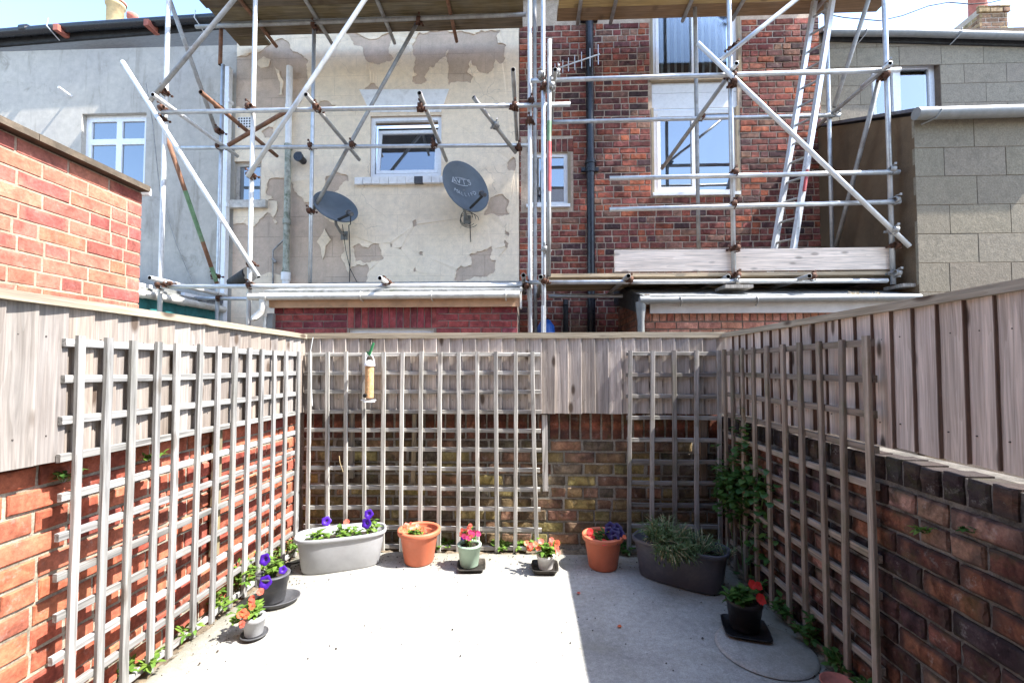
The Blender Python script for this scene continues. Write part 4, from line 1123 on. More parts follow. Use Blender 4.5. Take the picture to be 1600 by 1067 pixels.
fz = at(600, 464, YS - 0.06).z
c = MB(); c.box(sx0 - 0.03, sx1 + 0.03, YS - 0.05, YS - 0.012, st - 0.012, fz + 0.02); c.build('fascia', M['fascia_peach'], s1)
c = MB(); c.box(sx1 + 0.0305, sx1 + 0.05, YS - 0.06, YS + 0.06, st - 0.03, fz + 0.1); c.build('end_board', M['old_white'], s1)
gz = at(600, 462, YS - 0.11).z
ga, gb = at(389, 462, YS - 0.11).x, at(812, 462, YS - 0.11).x
c = MB(); c.tube([(ga, YS - 0.11, gz - 0.004), (gb, YS - 0.11, gz + 0.004)], 0.036, 14); c.tube([(ga + 0.13, YS - 0.11, gz - 0.004), (ga + 0.2, YS - 0.11, gz - 0.004)], 0.043, 14); gut = c.build('gutter', M['old_white'], s1)
for f in (0.42, 0.68, 0.95):
    c = MB(); x = ga + (gb - ga) * f; c.tube([(x, YS - 0.06, gz + 0.035), (x, YS - 0.13, gz + 0.04), (x, YS - 0.152, gz), (x, YS - 0.12, gz - 0.04), (x, YS - 0.05, gz - 0.05)], 0.006, 6); c.build('gutter_bracket', M['old_white'], gut)
c = MB(); zb = 2.5
c.poly_prism([(sx0 - 0.06, YS - 0.09, fz + 0.045), (sx1 + 0.055, YS - 0.09, fz + 0.045), (sx1 + 0.055, YH - 0.01, zb), (sx0 - 0.06, YH - 0.01, zb)], (0, 0, 0.03)); c.build('roof', M['felt'], s1)
# hopper and swan neck at the left end
d = lambda px, py, y=YS - 0.11: at(px, py, y)
c = MB(); c.tube([d(410, 464), d(411, 480)], 0.034, 14); c.tube([d(411, 478), d(410, 486), d(397, 497), d(398, 500)], 0.036, 14); c.tube([d(414, 494, YS - 0.05), d(414, 560, YS - 0.05)], 0.02, 12); c.build('downpipe', M['old_white'], s1)
c = MB(); p = at(424, 490, YS - 0.03); c.box(p.x - 0.03, p.x + 0.03, p.y - 0.03, p.y + 0.03, 0.4, p.z); c.build('corner_post', M['gutter_grey'], s1)

# --- right brick outbuilding
Y2 = 4.74
tx0, tx1 = at(1008, 500, Y2).x, xe - 0.02
s2 = thing('brick_outbuilding', ((tx0 + tx1) / 2, Y2 + 0.7, 0), 'pink orange brick outbuilding with pale fascia and grey gutter beside the passage', 'building')
F2 = Frame((0, Y2, 0), (0, -1, 0)); F2s = Frame((tx0, 0, 0), (-1, 0, 0))
t2 = at(1100, 487, Y2).z
c = MB(); c.box(tx0 + 0.006, tx1, Y2 + 0.008, Y2 + 0.2, 0, t2); c.box(tx0 + 0.008, tx0 + 0.2, Y2 + 0.201, YH - 0.014, 0, 2.13); c.build('wall', M['mortar_brown'], s2)
P2 = [(0.46, 0.19, 0.125), (0.42, 0.165, 0.105), (0.5, 0.23, 0.15), (0.38, 0.14, 0.095), (0.47, 0.2, 0.12)]
lay(s2, F2, courses(tx0, tx1, t2 - 0.1 - 0.0755 * 8, t2 - 0.1, 0.0755, 0.228, 0.011, seed=81), P2, V1, M['brick_mass'], seed=82, jn=0.0015)
so = []; u = tx0
while u < tx1 - 0.06: so.append((u, u + 0.066, t2 - 0.096, t2 - 0.003)); u += 0.0775
VS = variants('brick', ((0.066, 0.09),), 4, 0.0018, M['brick'], ch=0.003)
lay(s2, F2, so, P2, VS, M['brick_mass'], seed=83, jn=0.002)
lay(s2, F2s, courses(-YH + 0.02, -Y2, 0.9, 2.1, 0.0755, 0.228, 0.011, seed=84), [(0.27, 0.12, 0.07), (0.22, 0.1, 0.06), (0.31, 0.14, 0.08)], V1, M['brick_mass'], seed=85, jn=0.002)
z2 = at(1100, 473, Y2 - 0.06).z
c = MB(); c.box(tx0 + 0.04, tx1, Y2 - 0.05, Y2 - 0.012, t2 - 0.02, z2 + 0.01); c.build('fascia', M['fascia_white'], s2)
g2 = at(1100, 468, Y2 - 0.1).z
c = MB(); c.tube([(tx0 - 0.07, Y2 - 0.1, g2 - 0.005), (tx1 - 0.02, Y2 - 0.1, g2 + 0.01)], 0.034, 14); c.tube([(tx0 - 0.08, Y2 - 0.1, g2 - 0.005), (tx0 + 0.02, Y2 - 0.1, g2 - 0.005)], 0.044, 14); gut = c.build('gutter', M['gutter_grey'], s2)
for f in (0.12, 0.4):
    x = tx0 + (tx1 - tx0) * f; c = MB(); c.tube([(x, Y2 - 0.06, g2 + 0.03), (x, Y2 - 0.14, g2 + 0.02), (x + 0.01, Y2 - 0.13, g2 - 0.03), (x + 0.02, Y2 - 0.06, g2 - 0.06)], 0.007, 6); c.build('gutter_bracket', M['steel_dull'], gut)
c = MB(); xx = at(1001, 490, Y2 - 0.07).x; c.lathe([(0.055, 0), (0.05, -0.08), (0.036, -0.2), (0.034, -1.2)], (xx, Y2 - 0.08, g2 - 0.02), 14); c.build('downpipe', M['gutter_grey'], s2)
c = MB(); c.poly_prism([(tx0 - 0.03, Y2 - 0.07, z2 + 0.045), (tx1, Y2 - 0.07, z2 + 0.045), (tx1, YH - 0.02, 2.42), (tx0 - 0.03, YH - 0.02, 2.42)], (0, 0, 0.03)); c.build('roof', M['felt'], s2)
c = MB(); c.poly_prism([(tx0 - 0.05, Y2 - 0.07, z2 + 0.08), (tx0 - 0.05, YH - 0.02, 2.455), (tx0 - 0.05, YH - 0.02, 2.2), (tx0 - 0.05, Y2 - 0.07, z2 - 0.12)], (0.018, 0, 0)); c.build('verge_board', M['black_dull'], s2)

# --- next door's outhouse: tall brick side wall at the left
xo = -2.35; yo = 2.6
FO = Frame((xo, 0, 0), (1, 0, 0))
oh = thing('brick_outhouse', (xo - 0.6, 1.0, 0), 'bright orange brick outhouse with stone coping above the left fence', 'building')
oz = atx(221, 300, xo).z
c = MB(); c.box(xo - 1.5, xo - 0.0035, -0.9, yo - 0.006, 0, oz - 0.004); c.build('mortar', M['mortar_flush'], oh)
VO = variants('brick', ((0.216, 0.066), (0.104, 0.066)), 8, 0.0012, M['brick_clean'], ch=0.0025)
PO = [(0.46, 0.19, 0.12), (0.44, 0.172, 0.115), (0.42, 0.15, 0.11), (0.48, 0.215, 0.135), (0.4, 0.135, 0.1), (0.43, 0.165, 0.115), (0.46, 0.2, 0.13)]
lay(oh, FO, courses(-0.9, yo, oz - 0.0752 * 20, oz - 0.002, 0.0752, 0.2275, 0.0095, seed=91, bond='mixed'), PO, VO, M['brick_mass'], seed=92, jn=0.0015, roll=0.003)
FOe = Frame((0, yo, 0), (0, 1, 0))
c = MB()
u = -0.5
k = 0
while u < yo - 0.02:
    L = min(0.62, yo + 0.012 - u); c = MB(); c.box(xo - 0.3, xo + 0.05, u + 0.003, u + L, oz + 0.001, oz + 0.035 + rnd(-.003, .003)); c.build('coping_stone', M['stone'], oh); u += 0.62
c = MB(); p = atx(228, 300, xo); c.box(xo - 0.05, xo + 0.03, yo + 0.014, yo + 0.03, oz - 0.01, oz + 0.03); c.build('end_cap', M['upvc'], oh)

# --- next door's lean-to with teal boards
xt = -4.33
lt = thing('lean_to', (xt - 0.8, 5.2, 0), 'low lean to with teal boards and pale gutter behind the left fence', 'building')
tz = 2.17
c = MB(); c.box(xt - 1.8, xt - 0.02, 4.0, 6.19, 0, tz - 0.03); c.build('wall', M['grey_render'], lt)
for k in range(3):
    c = MB(); c.box(xt - 0.019, xt + 0.002, 4.0, 6.1, tz - 0.05 - 0.14 * (k + 1), tz - 0.05 - 0.14 * k - 0.004); c.build('cladding_board', M['teal'], lt)
c = MB(); c.tube([(xt + 0.05, 4.0, tz - 0.03), (xt + 0.05, 6.1, tz - 0.03)], 0.045, 14); gut = c.build('gutter', M['old_white'], lt)
for y in (4.7, 5.3): c = MB(); c.tube([(xt + 0.05, y, tz - 0.03), (xt + 0.05, y + 0.08, tz - 0.03)], 0.052, 14); c.build('gutter_joint', M['old_white'], gut)
c = MB(); c.poly_prism([(xt + 0.04, 4.0, tz + 0.02), (xt + 0.04, 6.19, tz + 0.02), (xt - 1.8, 6.19, tz + 0.5), (xt - 1.8, 4.0, tz + 0.5)], (0, 0, 0.03)); c.build('roof', M['felt'], lt)
for k in range(3):
    c = MB(); y = 4.6 + k * 0.42; c.box(xt - 0.12, xt + 0.0, y, y + 0.36, tz + 0.051, tz + 0.1); c.build('edge_slab', M['white_paint'] if k != 1 else M['gutter_grey'], lt)
c = MB(); c.box(xt - 0.2, xt + 0.05, 5.82, 6.1, tz + 0.05, tz + 0.1); c.build('flashing', M['slate'], lt)

# --- the house whose back door the yard belongs to, behind the camera
oh2 = thing('yard_house', (0, -1.2, 0), 'rear wall of the house that the yard belongs to, behind the viewpoint', 'house')
FY = Frame((0, -0.95, 0), (0, 1, 0))
hw = [(-0.6, 0.8, 0.9, 2.1), (-0.7, 0.8, 3.6, 4.9)]
b = MB(); wall_core(b, FY, -5.5, 5.5, 0, 6.0, hw, 0.0, 0.25); b.build('wall', M['brown_render'], oh2)
for k, h in enumerate(hw): window(oh2, FY, h, 0.06, ([0.5], [0.7]))
c = MB(); c.poly_prism([(-5.6, -0.85, 6.0), (5.6, -0.85, 6.0), (5.6, -5, 8.4), (-5.6, -5, 8.4)], (0, 0, 0.06)); c.build('roof', M['slate'], oh2)
# ------------------------------------------------------------------ scaffolding
ZF, ZB = 4.85, 5.67
ZE = YS - 0.02
def scaffold_tube(root, name, a, b_, mat, r=0.0242):
    a, b_ = Vector(a), Vector(b_); n = 16; mb = MB()
    L = (b_ - a).length
    rings = []
    for z, rr in ((0.12, r - 0.0035), (0.0, r - 0.0035), (0.0, r), (L * 0.33, r), (L * 0.66, r), (L, r), (L, r - 0.0035), (L - 0.12, r - 0.0035)):
        rings.append((rr, z))
    mb.lathe(rings[1:7], (0, 0, 0), n, 0)
    mb.lathe(rings[:2], (0, 0, 0), n, 1); mb.lathe(rings[6:], (0, 0, 0), n, 1)
    mb.lathe([(0.0005, 0.12), (r - 0.0036, 0.12)], (0, 0, 0), n, 1); mb.lathe([(0.0005, L - 0.12), (r - 0.0036, L - 0.12)], (0, 0, 0), n, 1)
    q = (b_ - a).to_track_quat('Z', 'Y').to_matrix().to_4x4()
    return put(name, mb.mesh(name, [M[mat], M['bore']]), Matrix.Translation(a) @ q, root)
def coupler_mesh(mat):
    mb = MB()
    for dz, ax in ((0.0, 'Y'), (0.052, 'X')):
        R = Matrix.Rotation(math.pi / 2, 4, ax) @ Matrix.Identity(4)
        pr = [(0.025, -0.026), (0.033, -0.026), (0.034, 0), (0.033, 0.026), (0.025, 0.026)]
        sub = MB(); sub.lathe(pr, (0, 0, 0), 14)
        vs = [Matrix.Translation((0, dz, 0)) @ (Matrix.Rotation(math.pi / 2, 4, 'Y') if ax == 'X' else Matrix.Identity(4)) @ Vector(v) for v in sub.v]
        mb.add(vs, sub.f, 0, True)
    mb.box(-0.022, 0.022, 0.02, 0.034, -0.022, 0.022)
    for s in (-1, 1):
        mb.box(s * 0.03 - 0.008, s * 0.03 + 0.016, -0.012, 0.014, -0.018, 0.018)
        mb.tube([(s * 0.042, -0.05, 0.0), (s * 0.042, 0.035, 0.0)], 0.0065, 6)
        mb.box(s * 0.042 - 0.012, s * 0.042 + 0.012, -0.05, -0.038, -0.011, 0.011)
    mb.tube([(0.0, 0.052, 0.042), (0.0, 0.052 + 0.05, 0.042)], 0.0065, 6)
    mb.box(-0.011, 0.011, 0.094, 0.106, 0.031, 0.053)
    mb.tube([(0.0, 0.01, -0.042), (0.0, 0.095, -0.046)], 0.0065, 6)
    return mb.mesh('coupler', M[mat])
CPL = [coupler_mesh('rust'), coupler_mesh('rust'), coupler_mesh('steel_dull')]
def coupler(root, p, k=0, rz=0.0):
    put('coupler', CPL[k], Matrix.Translation(p) @ Matrix.Rotation(rz + math.pi, 4, 'Z') @ Matrix.Rotation(rnd(-0.25, 0.25), 4, 'Y'), root)
def post(root, px, py, Y, z0, z1, mat):
    x = at(px, py, Y).x
    return scaffold_tube(root, 'standard', (x, Y, z0), (x, Y, z1), mat)
def tb(root, name, p, Y0, q, Y1, mat): return scaffold_tube(root, name, at(p[0], p[1], Y0), at(q[0], q[1], Y1), mat)
def beam(root, name, x0, x1, y0, y1, z0, z1, mat, col=None):
    """sawn board with its length along X built along local Z"""
    L = x1 - x0; mb = MB(); w = (z1 - z0) / 2; t = (y1 - y0) / 2; n = 6; vs = []
    for k in range(n + 1):
        z = -L / 2 + L * k / n; j = rnd(-0.0015, 0.0015)
        for x, y in ((-w, -t), (w, -t), (w, t), (-w, t)): vs.append((x + j, y + j, z))
    fs = [(k * 4 + i, k * 4 + (i + 1) % 4, (k + 1) * 4 + (i + 1) % 4, (k + 1) * 4 + i) for k in range(n) for i in range(4)] + [(3, 2, 1, 0), tuple(n * 4 + i for i in range(4))]
    mb.add(vs, fs)
    R = Matrix((Vector((0, 0, -1)), Vector((0, 1, 0)), Vector((1, 0, 0)))).transposed().to_4x4()
    return put(name, mb.mesh(name, M[mat]), Matrix.Translation(((x0 + x1) / 2, (y0 + y1) / 2, (z0 + z1) / 2)) @ R, root, col)

HT = 5.88                       # underside of the top lift
s_l = thing('scaffold', (-2.2, 5.2, 0), 'left scaffold of steel tubes in front of the grey and cream houses', 'scaffold')
post(s_l, 257, 220, ZF, 0, 8.6, 'steel_white')
post(s_l, 394.5, 220, ZF, 0, 8.6, 'steel_white')
post(s_l, 345, 250, ZB, 0, 5.35, 'steel'); post(s_l, 345.5, 40, ZB, 5.35, 5.86, 'rust_tube')
post(s_l, 487.5, 250, ZB, 2.42, 5.86, 'steel')
post(s_l, 828, 250, ZF, 0, 8.6, 'steel_white')
post(s_l, 836, 250, ZB, 0, 6.6, 'steel_dull')
led = [('ledger', (252, 176), ZF - 0.05, (891, 163.5), ZF - 0.05, 'steel'), ('ledger', (284, 231.5), ZB - 0.05, (826, 227), ZB - 0.05, 'steel'),
       ('ledger', (306, 42.5), ZB - 0.05, (822, 23), ZB - 0.05, 'steel_dull'),
       ('ledger', (253, 448), ZF - 0.05, (816, 445.5), ZF - 0.05, 'steel_white'), ('ledger', (296, 466), ZB - 0.05, (500, 468), ZB - 0.05, 'steel')]
for nm, p, a, q, b_, m in led: tb(s_l, nm, p, a, q, b_, m)
def transom(root, px, py, Y0, Y1, mat):
    p = at(px, py, Y0); return scaffold_tube(root, 'transom', p, (p.x, Y1, p.z), mat)
transom(s_l, 238.5, 148, 4.55, 5.95, 'steel_white'); transom(s_l, 313.5, 144, 4.55, 6.0, 'rust_tube')
transom(s_l, 478, 148, 4.6, 6.1, 'steel_dull'); transom(s_l, 655.4, 145.5, 4.6, 6.15, 'steel_dull'); transom(s_l, 801.8, 109, 4.6, 6.05, 'steel_dull')
transom(s_l, 233.6, 434, 4.55, 5.75, 'steel_white'); transom(s_l, 593.5, 434.5, 4.55, 5.3, 'steel_white'); transom(s_l, 818, 430, 4.7, 5.8, 'steel_dull')
tb(s_l, 'brace', (739.5, 152), 5.0, (806, 239), 5.62, 'steel_dull')
up = lambda p, q, e: (p[0] - (q[0] - p[0]) * e, p[1] - (q[1] - p[1]) * e)
D0, D1 = (365.5, 0), (231, 162)
tb(s_l, 'brace', up(D0, D1, 0.6), ZF - 0.1, D1, ZF - 0.1, 'steel_dull')
tb(s_l, 'brace', (191.5, 97), ZF - 0.11, (404, 433), ZF - 0.11, 'steel_white')
tb(s_l, 'brace', (265, 0), ZF + 0.06, (338.5, 207), ZB - 0.05, 'steel_dull')
g0, g1 = (258, 207), (339, 443)
mid = lambda f: (g0[0] + (g1[0] - g0[0]) * f, g0[1] + (g1[1] - g0[1]) * f)
yf = lambda f: ZF + 0.07 + (ZB - 0.06 - ZF - 0.07) * f
# a perspective-straight split of one tube: world points along it
ga_, gb_ = at(g0[0], g0[1], yf(0)), at(g1[0], g1[1], yf(1))
scaffold_tube(s_l, 'brace', ga_, gb_, 'rust_tube')
for f0, f1, m in ((0.36, 0.7, 'green_tube'), (0.88, 0.985, 'green_tube')):
    c = MB(); c.tube([ga_.lerp(gb_, f0), ga_.lerp(gb_, f1)], 0.0249, 14, caps=False); c.build('paint_band', M[m], s_l)
tb(s_l, 'brace', (357, 227), 5.4, (448, 174), 5.15, 'rust_tube')
O0, O1 = (570, 0), (386.5, 277)
tb(s_l, 'brace', up(O0, O1, 0.5), ZF - 0.1, O1, ZF - 0.1, 'steel_white')
tb(s_l, 'brace', (655.5, 30), ZB + 0.06, (484, 338), ZB + 0.06, 'steel_dull')
for px, py, Y, k in ((259, 146, ZF, 0), (258, 173, ZF, 0), (255, 188, ZF, 0), (395, 170, ZF, 0), (345, 170, ZB - .3, 0), (345, 207, ZB, 0), (345, 231, ZB, 0), (395, 276, ZF, 0), (394, 413, ZF, 0), (394, 446, ZF, 0), (252, 446, ZF, 0), (264, 444, ZF - .05, 0), (340, 432, ZB, 0), (345, 466, ZB, 0),
                     (497, 171, ZF - .05, 0), (487, 230, ZB, 0), (552, 228, ZB - .05, 0), (487, 331, ZB, 0), (658, 170, ZF - .05, 0), (679, 228, ZB - .05, 0), (774, 198, 5.3, 2), (803, 168, ZF - .05, 0), (810, 232, ZB - .05, 0), (827.5, 162, ZF, 0), (828, 191, ZF, 0), (655, 35, ZB, 0), (493, 44, ZB, 0), (606, 441, ZF - .05, 0), (822, 447, ZF, 0)):
    coupler(s_l, at(px, py, Y - 0.01), k, rnd(-0.3, 0.3))
# boards of the top lift
xl0, xl1 = at(372.7, 68, 6.05).x, at(818, 40, ZB).x
for k, y in enumerate((4.76, 4.985, 5.21, 5.436, 5.702)):
    beam(s_l, 'scaffold_board', xl0 + rnd(-0.03, 0.03), xl1 + rnd(-0.02, 0.02), y, y + 0.222, HT + 0.051, HT + 0.089, 'plank_dirty', random.choice(((0.2, 0.15, 0.085), (0.17, 0.125, 0.075), (0.22, 0.17, 0.09))))
beam(s_l, 'scaffold_board', xl0 - 0.02, at(419, 60, 6.05).x, 5.93, 6.11, HT + 0.051, HT + 0.089, 'plank_dirty', (0.2, 0.15, 0.085))
for px, py in ((480, 5), (592, 8), (700, 4), (384, 12)):
    x = at(px, 0, at(px, 0, 5).y).x
    p = atz(px, py, HT + 0.025); scaffold_tube(s_l, 'transom', (p.x, 4.7, HT + 0.025), (p.x, 6.1, HT + 0.025), 'rust_tube' if px in (384, 700) else 'steel_dull')
# upper lift for the roof, above the picture
for k, y in enumerate((4.92, 5.15, 5.385, 5.63, 5.86)):
    for xa, xb in ((-4.3, -0.4), (-0.36, 3.55)):
        beam(s_l, 'scaffold_board', xa + rnd(-0.1, 0.05), xb + rnd(-0.05, 0.1), y, y + 0.222, 7.72, 7.758, 'plank_dirty', (0.22, 0.17, 0.1))
for x in (-4.0, -2.6, -1.2, 0.2, 1.8, 3.3): scaffold_tube(s_l, 'transom', (x, 4.7, 7.69), (x, 6.1, 7.69), 'steel_dull')
# black sleeve tied to the post
c = MB(); p0, p1 = at(372, 441, 5.1), at(390, 428, ZF + 0.1); c.tube([at(361, 441, 5.3), at(372, 437, 5.1), p1], 0.05, 12, r2=0.085); c.build('rubber_sleeve', M['black_dull'], s_l)

s_r = thing('scaffold', (2.0, 5.2, 0), 'right scaffold of steel tubes in front of the brick house with toe board', 'scaffold')
post(s_r, 849, 250, ZF - 0.1, 0, 8.6, 'steel')
zi = at(1148, 450, 5.0).z
post(s_r, 1143.5, 250, ZF, 2.19, 8.6, 'steel'); post(s_r, 1389.5, 250, ZF, 2.2, 8.6, 'steel')
post(s_r, 1089.5, 250, ZB, 2.36, 7.7, 'steel_dull'); post(s_r, 1297, 250, ZB, 2.3, 7.7, 'steel')
scaffold_tube(s_r, 'standard', at(858.5, 63, ZF - 0.17), at(857, 432, ZF - 0.17), 'steel_dull')
for y0_, y1_, m in ((190, 222, 'green_tube'), (222, 300, 'red_tube')):
    c = MB(); c.tube([at(858 , y0_, ZF - 0.17), at(857.7, y1_, ZF - 0.17)], 0.0249, 14, caps=False); c.build('paint_band', M[m], s_r)
x_ = at(849, 440, ZF - 0.1).x
c = MB(); c.tube([(x_, ZF - 0.1, at(850, 478, ZF - 0.1).z), (x_, ZF - 0.1, at(850, 560, ZF - 0.1).z)], 0.0249, 14, caps=False); c.build('paint_band', M['steel_white'], s_r)
for nm, p, a, q, b_, m in (('ledger', (829, 126.5), ZF - .05, (1406, 109.7), ZF - .05, 'steel'), ('ledger', (861, 191), ZB - .05, (1312, 180), ZB - .05, 'steel'),
    ('guard_rail', (952, 279), ZF - .05, (1405, 269), ZF - .05, 'steel'), ('guard_rail', (952, 327.6), ZF - .05, (1406, 315.5), ZF - .05, 'steel'),
    ('ledger', (821, 441.5), ZF - .05, (1386, 438.5), ZF - .05, 'steel'), ('ledger', (857, 463), ZB - .05, (1390, 460), ZB - .05, 'steel'),
    ('brace', (1090, 67.6), ZF - .11, (1421, 385), ZF - .11, 'steel_white'), ('brace', (1135, 124), ZF + .06, (1034, 264), 5.95, 'steel_dull'),
    ('brace', (1374, 123), ZF + .07, (1306, 386), ZB - .06, 'steel_dull')):
    tb(s_r, nm, p, a, q, b_, m)
l0, l1 = (1244, 0), (1124.5, 95.5)
tb(s_r, 'brace', up(l0, l1, 0.7), ZF - .1, l1, ZF - .1, 'steel')
q0, q1 = (1357, 0), (1303, 168)
tb(s_r, 'brace', up(q0, q1, 0.5), ZF + .3, q1, ZB - .05, 'steel_dull')
transom(s_r, 1151, 99, 4.68, 5.0, 'steel'); transom(s_r, 867.5, 109, 4.6, 5.9, 'steel_dull'); transom(s_r, 1391, 99, 4.7, 5.1, 'steel'); transom(s_r, 1381, 110, 4.82, 6.0, 'steel_dull')
for px in (982, 1265): transom(s_r, px, 431, 4.62, 5.9, 'steel_dull')
transom(s_r, 845, 432.5, 4.62, 5.9, 'steel_dull'); transom(s_r, 1138, 432, 4.8, 5.9, 'steel_dull')
for px, py, Y, k in ((1143, 78, ZF - .02, 0), (1141, 121, ZF, 0), (1145, 132, ZF - .05, 0), (1094, 185, ZB, 0), (1145, 272, ZF, 0), (1146, 321, ZF, 0), (1146, 389, ZF, 0), (1147, 431, ZF, 0), (1146, 441, ZF, 2), (847, 121, ZF - .1, 2), (850, 138, ZF - .1, 0), (860, 138, ZF - .14, 2), (869, 117, ZF, 2), (853, 391, ZF - .1, 2), (852, 440, ZF - .1, 0), (982, 438, ZF - .05, 0), (1265, 433, ZF - .05, 0), (1298, 181, ZB, 2), (1306, 176, ZB, 2), (1384, 107, ZF, 2), (1381, 121, ZF, 0), (1391, 268, ZF, 2), (1392, 315, ZF, 2), (1394, 361, ZF - .06, 2), (1396, 384, ZF, 0), (1396, 428, ZF, 2)):
    coupler(s_r, at(px, py, Y - 0.01), k, rnd(-0.3, 0.3))
# toe board, working platform, top lift
NEWB = (0.60, 0.46, 0.30); OLDB = (0.30, 0.215, 0.12)
tz0, tz1 = at(1100, 424, ZF + 0.05).z, at(1100, 390, ZF + 0.05).z
beam(s_r, 'toe_board', at(960, 400, ZF + .05).x, at(1395, 400, ZF + .05).x, ZF + 0.03, ZF + 0.068, tz0, tz1, 'plank', (1.0, 0.83, 0.68))
pz = at(1100, 432, ZF + 0.05).z
for k in range(4):
    y = ZF + 0.03 + k * 0.228
    beam(s_r, 'scaffold_board', at(858, 430, ZF).x + rnd(-.02, .02), at(1410, 430, ZF).x, y, y + 0.222, pz, pz + 0.038, 'plank', (NEWB, OLDB, OLDB, NEWB)[k])
xr0, xr1 = at(872, 30, ZB).x, at(1378, 26, ZB).x
for k, (y, col) in enumerate(((4.95, OLDB), (5.17, NEWB), (5.39, (0.5, 0.36, 0.16)), (5.61, (0.28, 0.18, 0.10)))):
    beam(s_r, 'scaffold_board', (xr0, at(875, 10, 5.2).x)[k % 2] - (0.0 if k else 0), xr1 + rnd(-0.02, 0.06), y, y + 0.215, HT + 0.051, HT + 0.089, 'plank', col)
for px, py in ((905, 20), (958, 20), (1075, 14), (1152, 18), (1275, 16)):
    p = atz(px, py, HT + 0.025); scaffold_tube(s_r, 'transom', (p.x, 4.7, HT + 0.025), (p.x, 5.85, HT + 0.025), 'steel_dull')
tb(s_r, 'ledger', (850, 10), ZF - 0.05, (1385, -10), ZF - 0.05, 'steel_dull') if False else None
for px in (1147, 1418):
    p = at(px, 452, ZF); c = MB()
    c.box(p.x - 0.145, p.x + 0.145, ZF - 0.12, ZF + 0.13, 2.155, 2.19); sp = c.build('sole_board', M['plank_dirty'], s_r); sp.color = (0.42, 0.38, 0.33, 1)
# straw like debris caught in the gutter
c = MB(); r_ = random.Random(4)
for k in range(150):
    p = at(r_.uniform(1326, 1376), r_.uniform(459, 466), 4.63); d = Vector((r_.uniform(-.04, .04), r_.uniform(-.03, .02), r_.uniform(-.035, .03)))
    s_ = Vector((0.003, 0, 0.002)); c.add([p - d, p - d + s_, p + d + s_, p + d], [(0, 1, 2, 3)])
c.build('straw_tuft', M['straw'], None, 'tuft of dry straw caught in the gutter of the right outbuilding', 'straw', kind='stuff')

# ladder
ld = thing('ladder', (2.85, 5.2, 2.38), 'aluminium ladder leaning inside the right scaffold', 'ladder')
def stile(pa, pb, Y0, Y1):
    a, b_ = at(pa[0], pa[1], Y0), at(pb[0], pb[1], Y1); d = b_ - a
    t0 = (6.6 - a.z) / d.z; t1 = (2.395 - a.z) / d.z
    return a + d * t0, a + d * t1
sa = stile((1273, 0), (1210, 387), 5.62, 5.22); sb = stile((1300.7, 0), (1240, 387), 5.42, 5.02)
for s_ in (sa, sb):
    q = (s_[0] - s_[1]).to_track_quat('Z', 'Y').to_matrix().to_4x4(); L = (s_[0] - s_[1]).length
    c = MB(); c.box(-0.02, 0.02, -0.033, 0.033, 0, L)
    if s_ is sb:
        for k in range(int(L / 0.253)):
            c2 = 0.12 + k * 0.253
            c.add([(0.0205 * (-1) * 0 + x, -0.034, c2 + z) for x, z in ((-.008, -.012), (.008, -.012), (.008, .012), (-.008, .012))], [(0, 1, 2, 3)], 1)
    put('stile', c.mesh('stile', [M['alu'], M['bore']]), Matrix.Translation(s_[1]) @ q, ld)
for k in range(16):
    f = (0.12 + k * 0.253) / (sa[0] - sa[1]).length
    if f > 1: break
    c = MB(); c.tube([sa[1].lerp(sa[0], f), sb[1].lerp(sb[0], f)], 0.014, 10); c.build('rung', M['steel_dull'], ld)
f0, f1 = 0.16, 0.235
c = MB(); c.tube([sb[1].lerp(sb[0], 0.215) + Vector((0, -0.036, 0)), sb[1].lerp(sb[0], 0.275) + Vector((0, -0.036, 0))], 0.019, 4); c.build('label_sticker', M['red_tube'], ld)

# ------------------------------------------------------------------ dishes and aerial
def text_mesh(s, size, mat, arc=None, squash=1.0):
    cu = bpy.data.curves.new('lettering', 'FONT'); cu.body = s; cu.size = size; cu.align_x = 'CENTER'; cu.align_y = 'CENTER'; cu.extrude = 0.0006
    o = bpy.data.objects.new('lettering', cu); COL.objects.link(o)
    dg = bpy.context.evaluated_depsgraph_get(); me = bpy.data.meshes.new_from_object(o.evaluated_get(dg)); me.name = 'lettering'
    bpy.data.objects.remove(o); me.materials.clear(); me.materials.append(mat)
    if arc:
        for v in me.vertices:
            a = v.co.x / arc; rr = arc - v.co.y
            v.co.x, v.co.y = rr * math.sin(a), arc - rr * math.cos(a)
    return me
def letters(s, size, adv, c, arc=None):
    out = []
    for i, ch_ in enumerate(s):
        x = (i - (len(s) - 1) / 2) * adv; y = 0.0; a = 0.0
        if arc: a = x / arc; x, y = arc * math.sin(a), arc * (1 - math.cos(a))
        out.append((text_mesh(ch_, size, M['print']), (c[0] + x, c[1] + y), 0.012, a))
    return out
